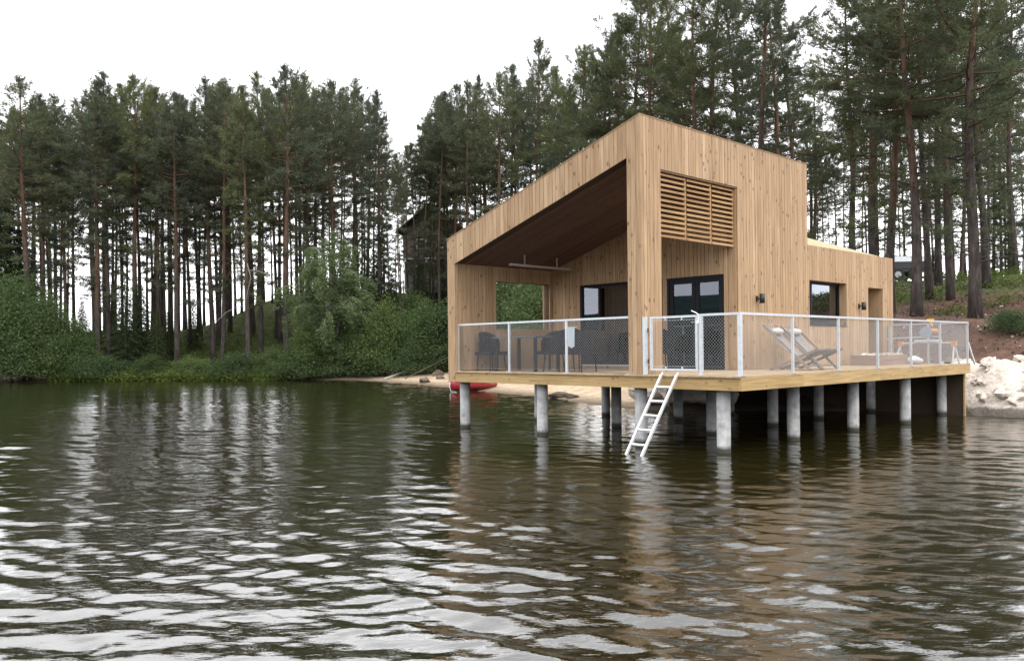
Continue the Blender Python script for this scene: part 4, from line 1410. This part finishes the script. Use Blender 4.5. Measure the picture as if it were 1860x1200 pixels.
# rank between the gap and the boathouse roof
GF = 'faint thin pine far behind the old cabin in the sky gap'
for i in range(16):
    px = 694 + 150 * ((i * 0.618034) % 1.0)
    pine_at(px, rg.uniform(88, 104), rg.uniform(235, 340) if px < 770 else rg.uniform(200, 300), rg.choice(THIN), 20, GF, 'far pines in the sky gap', rg.uniform(.8, 1.0))
GM = 'pine of the stand around the old cabin and behind the boathouse roof slope'
for px, d, yt in [(743, 70, 270), (752, 66, 262), (782, 72, 210), (812, 68, 180), (820, 72, 200), (761, 68, 250), (773, 66, 225), (789, 70, 178), (800, 64, 172), (826, 66, 162), (850, 62, 150), (862, 72, 160), (884, 66, 142), (905, 60, 140), (930, 70, 128),
                  (944, 64, 140), (975, 62, 76), (1000, 70, 130), (1012, 66, 128), (1034, 60, 168)]:
    lb = {975: 'tallest pointed pine above the middle of the boathouse roof slope'}.get(px, GM)
    pine_at(px, d, yt, rg.choice(FOREST + THIN[:1]) if px > 803 else THIN[3], 20, lb, 'pines behind the boathouse roof slope', .95)
for i in range(12):
    px = 830 + 250 * ((i * 0.618034) % 1.0)
    pine_at(px, rg.uniform(74, 92), skyline(px) + rg.uniform(20, 90), rg.choice(FOREST), 20, GM, 'pines behind the boathouse roof slope', rg.uniform(.85, 1.0))
# behind the high roof
GH = 'pine standing close behind the high roof of the boathouse'
for px, d, yt, v in [(1066, 52, 95, 0), (1100, 50, 75, 1), (1138, 47, 45, 3), (1165, 50, -10, 0), (1200, 46, -60, 2), (1235, 54, -30, 1), (1277, 42, -80, 2), (1301, 44, -70, 0),
                     (1340, 52, -20, 1), (1388, 39, -120, 2), (1404, 50, -40, 0), (1440, 56, 30, 1), (1340, 60, 100, 3), (1450, 64, 180, 3), (1215, 62, 60, 0), (1120, 60, 110, 2), (1475, 58, 130, 2), (1255, 58, 60, 3)]:
    lb = {1388: 'pine with a straight bare reddish trunk over the high roof edge', 1277: 'left pine of the twin red trunks over the roof', 1301: 'right pine of the twin red trunks over the roof'}.get(px, GH)
    pine_at(px, d, yt, OPEN[v], 18, lb, 'pines behind the boathouse', .95)
# near pines on the right slope
NR = [(1545, 38, -100, 2, .85, 'slim red pine left of the two grey trunks behind the low roof'),
      (1592, 33, -170, 1, 1.0, 'left one of the two thick trunks rising behind the low roof, with crooked limbs'),
      (1617, 32, -150, 0, 1.0, 'right one of the two thick trunks rising behind the low roof'),
      (1665, 30, -190, 3, .95, 'nearest straight grey pine directly right of the low wall end'),
      (1690, 35, -120, 2, .9, 'reddish pine right behind the nearest straight pine of the slope'),
      (1706, 38, -110, 0, .85, 'slender reddish pine in the middle of the right slope'),
      (1728, 34, -140, 2, .95, 'grey pine on the green heath left of the thickest right trunk'),
      (1772, 29, -200, 1, 1.15, 'thickest pine trunk on the right slope, above the yellow saw handle'),
      (1793, 36, -120, 0, .9, 'pine standing right behind the thickest right trunk'),
      (1848, 42, -80, 2, .8, 'thin pine near the right edge of the photograph by the road')]
for px, d, yt, v, wd, lb in NR:
    pine_at(px, d, yt, OPEN[v], 18, lb, 'near pines on the right slope', wd)
GR = 'distant pine beyond the road on the right'
for i in range(38):
    px = 1470 + 420 * ((i * 0.618034) % 1.0)
    pine_at(px, rg.uniform(52, 88), rg.uniform(200, 290) if 1465 < px < 1550 else rg.uniform(-60, 250), rg.choice(THIN + OPEN[2:3] + FOREST[1:2]), 20, GR, 'far pines beyond the road', rg.uniform(.75, .95))
for px, d, h in [(1820, 46, 6.5), (1700, 44, 2.4)]:
    x = px2x(px, d)
    plant('spruce_tree', SPRUCE[0 if h > 3 else 1], x, d, h, 9.0, 'young spruce with low dark branches beside the road' if h > 3 else 'tiny light spruce between the trunks of the right slope', 'spruce', None, 1.0)
# small spruces of the left shore
for i, (px, d, h, lb) in enumerate([(228, 58, 7.2, 'left dark bushy spruce of the trio under the left forest'), (255, 60, 6.2, 'middle dark bushy spruce of the trio under the left forest'),
                                    (285, 58, 4.6, 'right smallest dark spruce of the trio under the left forest'), (12, 62, 12.0, 'tall dark spruce at the left edge behind the round bush'),
                                    (660, 60, 9.5, 'dark spruce in shade between the birch and the old cabin'), (700, 66, 8.5, 'dark spruce left of the old cabin'),
                                    (206, 63, 5.4, 'dark spruce behind the left one of the forest trio'), (307, 62, 4.0, 'low dark spruce right of the forest trio'),
                                    (352, 66, 4.2, 'small dark spruce far in between the trunks midway along the left forest'), (628, 63, 7.0, 'dark spruce close behind the right half of the birch'),
                                    (682, 62, 8.0, 'dark spruce next to the last leafy pine before the sky gap'), (40, 64, 9.0, 'dark spruce behind the big round bush'), (-15, 60, 11.0, 'dark spruce cut by the left picture edge'),
                                    (150, 66, 3.4, 'small spruce standing in the bright gap of the left forest'), (715, 60, 6.0, 'spruce in front of the left corner of the old cabin'), (765, 66, 6.2, 'spruce in front of the left half of the old cabin wall'), (808, 68, 6.8, 'spruce in front of the right half of the old cabin wall')]):
    plant('spruce_tree', SPRUCE[i % 2], px2x(px, d), d, h, 9.0 if i % 2 == 0 else 7.0, lb, 'spruce', 'dark spruces of the left shore', i * 1.3)
# birch
xb = px2x(606, 54.5)
plant('birch_tree', BIRCH, xb, 54.5, zat(606, 412, 54.5) - gz(xb, 54.5), 10.0, 'drooping pale green birch standing alone on the left shore', 'birch', None, 1.5, 1.4)
# bushes on the shore
BU = [(28, 57.5, 7.2, 4, 1.0, 'large round bright green bush at the left edge of the shore'), (85, 57.5, 5.6, 4, 1.05, 'second big green bush right of the one at the left edge'),
      (-20, 57, 4.5, 5, 1.2, 'low leafy bush cut by the left picture edge'), (135, 57.5, 3.6, 5, 1.3, 'bush at the foot of the bright forest gap'),
      (20, 56.4, 2.4, 3, 1.5, 'dark low bush overhanging the flat rock'), (110, 56.4, 2.2, 3, 1.5, 'dark low bush at the waterline under the big bush'),
      (185, 56.0, 1.6, 3, 1.7, 'dark waterside bush left of the bleached driftwood'), (270, 55.4, 1.7, 2, 1.8, 'blue green bush over the marsh grass'),
      (350, 55.2, 1.5, 1, 1.7, 'yellow green fern bush behind the marsh grass'), (430, 55.0, 1.7, 3, 1.6, 'dark waterside bush below the orange front pine'),
      (490, 55.0, 2.0, 0, 1.5, 'bush between the orange front pine and the birch'), (560, 53.6, 3.8, 5, 1.1, 'light green shrub under the left side of the birch'),
      (545, 53.4, 1.8, 3, 1.6, 'dark bush at the waterline under the birch'), (650, 53.6, 3.8, 5, 1.1, 'bush under the right side of the birch'),
      (620, 54.2, 1.8, 3, 1.6, 'low dark bush where the beach begins'), (700, 53.0, 5.0, 5, 1.0, 'tall light green shrub below the old cabin'),
      (735, 53.2, 4.2, 5, 1.0, 'bright shrub behind the grey plank on the beach'), (775, 52.0, 4.8, 5, .9, 'loose tall shrub above the beach left of the boathouse'),
      (805, 52.0, 4.6, 2, 1.1, 'dark shrub touching the left corner of the boathouse'), (690, 53.2, 1.9, 3, 1.6, 'low dark bush at the upper edge of the beach'),
      (760, 51.4, 1.7, 3, 1.6, 'low dark bush behind the grey beach plank'), (745, 62.0, 4.5, 5, 1.1, 'bright bush on the bank in front of the old cabin'),
      (925, 46.0, 7.0, 4, .8, 'bright bush seen through the left part of the terrace opening'), (965, 44.0, 5.4, 5, 1.0, 'dark bush seen through the right part of the terrace opening'),
      (985, 41.0, 5.4, 5, .9, 'bush seen at the right edge of the terrace opening'), (890, 47.0, 4.8, 2, 1.0, 'bush hidden behind the terrace wall')]
HB = {0: 3.0, 1: 2.4, 2: 3.4, 3: 1.6, 4: 6.2, 5: 4.8}
for i, (px, d, h, v, wd, lb) in enumerate(BU):
    plant('shore_bush', BUSH[v], px2x(px, d), d, h, HB[v], lb, 'bush', 'leafy bushes along the shore', i * 1.1, wd, ('stem', 'foliage'))
for i, (px, d, h, v, wd, lb) in enumerate([(1838, 25.3, .75, 3, 1.3, 'dark low bush alone on the brown soil slope at right')]):
    plant('heath_bush', BUSH[v], px2x(px, d), d, h, HB[v], lb, 'bush', None, i * 1.7, wd, ('stem', 'foliage'))

# ground cover
def scatter_cover(name, n, xr, yr, cond, hgt, size, mat, seed, clump=14):
    rs = np.random.RandomState(seed)
    x = rs.uniform(*xr, n); y = rs.uniform(*yr, n)
    k = cond(x, y, shore_dist(x, y), rs)
    x, y = x[k], y[k]
    z = ground_z(x, y)
    h = hgt * rs.uniform(.4, 1.2, len(x))
    c = np.repeat(np.stack([x, y, z], 1), clump, 0)
    hh = np.repeat(h, clump)
    P = c + np.stack([rs.normal(0, .16, len(c)), rs.normal(0, .16, len(c)), rs.uniform(0, 1, len(c)) ** .7 * hh], 1)
    V = leaves(P, size, rs, -.3, .4)
    o = link(name, np_mesh(name, V, np.arange(len(V)).reshape(-1, 4), M[mat]))
    o['kind'] = 'stuff'
    return o
scatter_cover('undergrowth', 19000, (-48, 3), (34, 96), lambda x, y, s, r: (s > np.where(x > -12, 6.6, .8)) & (s < 44) & (r.uniform(0, 1, len(x)) < np.clip(1.25 - s / 24, .2, 1)), .62, .12, 'herb', 21, 15)
scatter_cover('marsh_grass', 5200, (-31, -14), (53, 57), lambda x, y, s, r: (s > -.4) & (s < 1.3), .42, .24, 'heath', 22, 8)
scatter_cover('heath', 7000, (9, 44), (22, 60), lambda x, y, s, r: (s > 7.0) & (wob(x, y, .8, 31) + (s - 14) * .05 > .05) & (np.abs(y - (49.8 - .17 * x)) > 2.6), .34, .12, 'heath', 23, 16)

scatter_cover('forest_litter', 5200, (9, 36), (20, 46), lambda x, y, s, r: (s > 1.6) & (s < 20), .04, .13, 'stem', 24, 4)
scatter_cover('slope_chips', 1100, (9, 30), (20, 40), lambda x, y, s, r: (s > 1.2) & (s < 12), .03, .10, 'drift', 25, 2)

# ------------------------------------------------------------------ shore objects
def world_thing(name, label, cat, x, y, dz=0.0, group=None, rz=0.0):
    return thing(name, label, cat, (x, y, gz(x, y) + dz), rz, group)
rk = world_thing('rock_heap', 'pale blasted rock heap at the water edge right of the deck', 'rocks', 14.2, 20.6, -.1)
nx, ny = 170, 70
rs = np.random.RandomState(4)
gx = np.linspace(11.0, 22.5, nx); gy = np.linspace(-.6, 3.1, ny)
V = []
for v in gy:
    for x in gx:
        y = float(np.interp(x, SHX, SHY)) + v
        V.append((x, y))
V = np.array(V)
def crag(x, y):
    z = 0
    for f, a in ((.9, .30), (2.1, .28), (4.6, .18), (9.5, .12), (19, .06)):
        z = z + a * np.abs(wob(x, y, f, int(f * 10)))
    return z
vv = (V[:, 1] - np.interp(V[:, 0], SHX, SHY))
prof = 1.15 * smooth((vv + .3) / 2.3) - 1.7 * smooth((vv - 2.2) / .9) - .35 * smooth((-vv) / .5)
endf = smooth((V[:, 0] - 11.0) / 1.1) * smooth((22.4 - V[:, 0]) / 2)
zz = (prof + crag(V[:, 0], V[:, 1]) * .8 * smooth((3.0 - vv) / .6)) * endf - .35 * (1 - endf) - .05
V3 = np.stack([V[:, 0] - rk.location.x, V[:, 1] - rk.location.y, zz - rk.location.z], 1)
I = np.arange(nx * ny).reshape(ny, nx)
T = np.stack([I[:-1, :-1], I[:-1, 1:], I[1:, 1:], I[1:, :-1]], -1).reshape(-1, 4)
T = np.concatenate([T[:, [0, 1, 2]], T[:, [0, 2, 3]]])
link('rubble', np_mesh('rubble', V3, T, M['palerock']), rk)
rgk = random.Random(3)
for i in range(90):
    x = 11.4 + 6 * rgk.random() ** 1.2; v = rgk.uniform(-.25, 2.6)
    y = float(np.interp(x, SHX, SHY)) + v
    j = int(np.argmin((V[:, 0] - x) ** 2 + (V[:, 1] - y) ** 2))
    r = .035 + .15 * rgk.random() ** 2.5
    MB().blob((x - rk.location.x, y - rk.location.y, zz[j] - rk.location.z + r * .2), (r * 1.3, r, r * .8), i, 9, 6, .5).build('stone', M['palerock'] if rgk.random() < .75 else M['brownrock'], rk)
def rock(px, d, r, mat, label, seed, dz=0.0):
    x = px2x(px, d)
    t = world_thing('shore_rock', label, 'rock', x, d, dz, 'rocks along the shore')
    MB().blob((0, 0, r[2] * .35), r, seed, 18, 11, .28).build('stone', M[mat], t)
rock(27, 56.2, (.85, .6, .38), 'brownrock', 'flat brown boulder at the waterline by the left edge', 5, .05)
rock(75, 56.3, (.7, .5, .22), 'brownrock', 'low dark rock right of the flat brown boulder', 6, .02)
rock(771, 44.6, (.26, .25, .22), 'brownrock', 'dark stump like rock at the beach waterline', 7, .0)
rock(799, 46.5, (.22, .2, .16), 'brownrock', 'small brown rock on the sand left of the boathouse', 8)
rock(795, 49.5, (.34, .3, .22), 'brownrock', 'reddish rock at the top of the sand near the bushes', 9)
rock(545, 53.6, (.5, .4, .34), 'brownrock', 'dark boulder under the bushes below the birch', 10)
rock(1017, 30.4, (.42, .3, .13), 'brownrock', 'flat dark rock at the waterline between the second and third front piers', 11)
rock(1038, 29.6, (.22, .2, .1), 'brownrock', 'small dark rock beside the flat rock under the deck', 12)
rock(1262, 24.6, (1.15, .9, .75), 'palerock', 'big pale boulder under the deck behind the ladder', 13)
rock(1205, 25.4, (.9, .8, .55), 'palerock', 'rounded pale boulder left of the big one under the deck', 14)
dw = world_thing('driftwood', 'bleached driftwood branch at the marsh grass edge', 'driftwood', px2x(224, 55.6), 55.6, .05)
MB().tube([(-.6, 0, .05), (-.2, .1, .25), (.2, 0, .18), (.6, .1, .3)], [.05, .06, .05, .02], 6).tube([(-.2, .1, .25), (-.4, .1, .45)], [.04, .015], 5).tube([(.2, 0, .18), (.45, 0, -.02)], [.04, .02], 5).build('branch', M['drift'], dw, True)
pk = world_thing('beach_plank', 'grey plank lying slanted on the beach below the bushes', 'plank', px2x(715, 50.2), 50.2, .0)
zA, zB = gz(px2x(697, 49.5), 49.5) - pk.location.z + .05, gz(px2x(736, 51.5), 51.5) - pk.location.z + .30
MB().bar((px2x(697, 49.5) - pk.location.x, -.7, zA), (px2x(736, 51.5) - pk.location.x, 1.3, zB), .22, .06).build('board', M['drift'], pk)
pl = world_thing('beach_pole', 'long thin brown pole slanting from the bushes down onto the beach', 'pole', px2x(770, 48.5), 48.5, .0)
xA, xB = px2x(735, 48.6), px2x(814, 48.0)
MB().tube([(xA - pl.location.x, .1, gz(xA, 48.6) - pl.location.z + .03), (xB - pl.location.x, -.5, 1.2)], [.032, .02], 6).build('shaft', M['stem'], pl)

# red canoe on the beach
cx_, cy_ = px2x(861, 36.6), 36.6
cn = world_thing('canoe', 'red canoe lying on the beach behind the first pier', 'canoe', cx_, cy_, .0, None, R(50))
mb = MB()
ns_, nk = 17, 9
Lc = 3.1
for i in range(ns_):
    t = -1 + 2 * i / (ns_ - 1)
    wid = .41 * (1 - abs(t) ** 2.4) + .012
    sheer = .36 + .17 * abs(t) ** 3
    keel = .02 + .16 * abs(t) ** 5
    for k in range(nk):
        an = math.pi * k / (nk - 1)
        mb.v.append((t * Lc / 2, -math.cos(an) * wid, keel + (sheer - keel) * (1 - math.sin(an) ** .75)))
for i in range(ns_ - 1):
    for k in range(nk - 1):
        o = i * nk + k
        mb.f.append((o, o + 1, o + nk + 1, o + nk))
hull = mb.build('hull', M['red'], cn, True)
md = hull.modifiers.new('thickness', 'SOLIDIFY'); md.thickness = .018
for s_ in (-1, 1):
    pts_ = []
    for i in range(ns_):
        t = -1 + 2 * i / (ns_ - 1)
        pts_.append((t * Lc / 2, s_ * (.41 * (1 - abs(t) ** 2.4) + .014), .365 + .17 * abs(t) ** 3))
    MB().tube(pts_, .017, 6).build('gunwale', M['red'], cn, True)
for x in (-.9, .8): MB().box(x - .12, x + .12, -.34, .34, .27, .30).build('thwart', M['crate'], cn)
MB().tube([(-1.53, 0, .45), (-1.63, -.06, .25), (-1.61, -.12, .04), (-1.45, -.3, .02)], .013, 6).build('bow_rope', M['white'], cn, True)

# old cabin among the trees
xc, yc = px2x(786, 80), 80
oc_ = thing('old_cabin', 'weathered brown gabled cabin up among the pines', 'cabin', (xc, yc, gz(xc, yc)), R(-8))
zb = zat(780, 470, 80) - oc_.location.z; ze = zat(730, 415, 80) - oc_.location.z; zp = zat(780, 372, 80) - oc_.location.z
hwid = 2.85
cw = MB().box(-hwid, hwid, .2, 6.0, zb, ze).build('wall', M['oldwall'], oc_)
for k in range(int((ze - zb) / .3)):
    MB().box(-hwid - .02, hwid + .02, .12, .2, zb + k * .3 + .01, zb + k * .3 + .29).build('board', M['oldwall'], cw)
gb = MB()
gb.pts([(-hwid, .2, ze), (hwid, .2, ze), (0, .2, zp - .1), (-hwid, 6, ze), (hwid, 6, ze), (0, 6, zp - .1)], [(0, 1, 2), (5, 4, 3), (0, 2, 5, 3), (2, 1, 4, 5)])
gb.build('gable', M['oldwall'], oc_)
for s_ in (-1, 1):
    e = 1.25
    sl2 = (zp - ze) / hwid
    MB().hexa([(0, -.7, zp - .02), (s_ * (hwid + .5), -.7, zp - .02 - sl2 * (hwid + .5)), (s_ * (hwid + .5), 6.6, zp - .02 - sl2 * (hwid + .5)), (0, 6.6, zp - .02),
               (0, -.7, zp + .16), (s_ * (hwid + .5), -.7, zp + .16 - sl2 * (hwid + .5)), (s_ * (hwid + .5), 6.6, zp + .16 - sl2 * (hwid + .5)), (0, 6.6, zp + .16)]).build('roof', M['oldroof'], oc_)
for x in (-1.5, .6):
    wn = MB().box(x, x + .95, .05, .12, zb + 1.0, zb + 1.95).build('window', M['paleboard'], oc_)
    MB().box(x + .08, x + .87, .035, .05, zb + 1.08, zb + 1.87).build('pane', M['glass'], wn)
MB().box(-hwid, hwid, -.9, .1, zb - .12, zb).build('balcony', M['paleboard'], oc_)
MB().box(-hwid + .05, hwid - .05, .3, 5.9, zb - 3.2, zb - .13).build('foundation', M['rubble'], oc_)
MB().bar((-2.6, -.95, zb - 1.35), (-.2, -.95, zb - .3), .08, .16).build('stair_rail', M['paleboard'], oc_)

# parked trailer beyond the trees
xt, yt_ = px2x(1632, 45.3), 45.3
tl = thing('covered_trailer', 'grey covered trailer parked on the road behind the low wall end', 'trailer', (xt, yt_, gz(xt, yt_) + .26), R(-6))
MB().box(-2.3, 1.35, -.85, .85, .48, .62).build('chassis', M['black'], tl)
MB().box(-2.35, 1.4, -.9, .9, .62, .98).build('body', M['black'], tl)
mb = MB().hexa([(-2.37, -.92, 1.0), (1.42, -.92, 1.0), (1.42, .92, 1.0), (-2.37, .92, 1.0), (-2.3, -.8, 1.3), (1.3, -.8, 1.3), (1.3, .8, 1.3), (-2.3, .8, 1.3)])
mb.build('cover', M['trailer'], tl)
for x in (-.3, .55):
    for y in (-.86, .86):
        wh = MB().tube([(x, y - .09, .31), (x, y + .09, .31)], .31, 20).build('wheel', M['tyre'], tl)
        MB().tube([(x, y - .095, .31), (x, y + .095, .31)], .17, 14).build('rim', M['rim'], wh)
MB().bar((1.35, 0, .5), (2.4, 0, .42), .08, .08).build('drawbar', M['black'], tl)
MB().tube([(2.35, 0, .42), (2.35, 0, 0)], .03, 8).build('jockey_leg', M['galv'], tl)
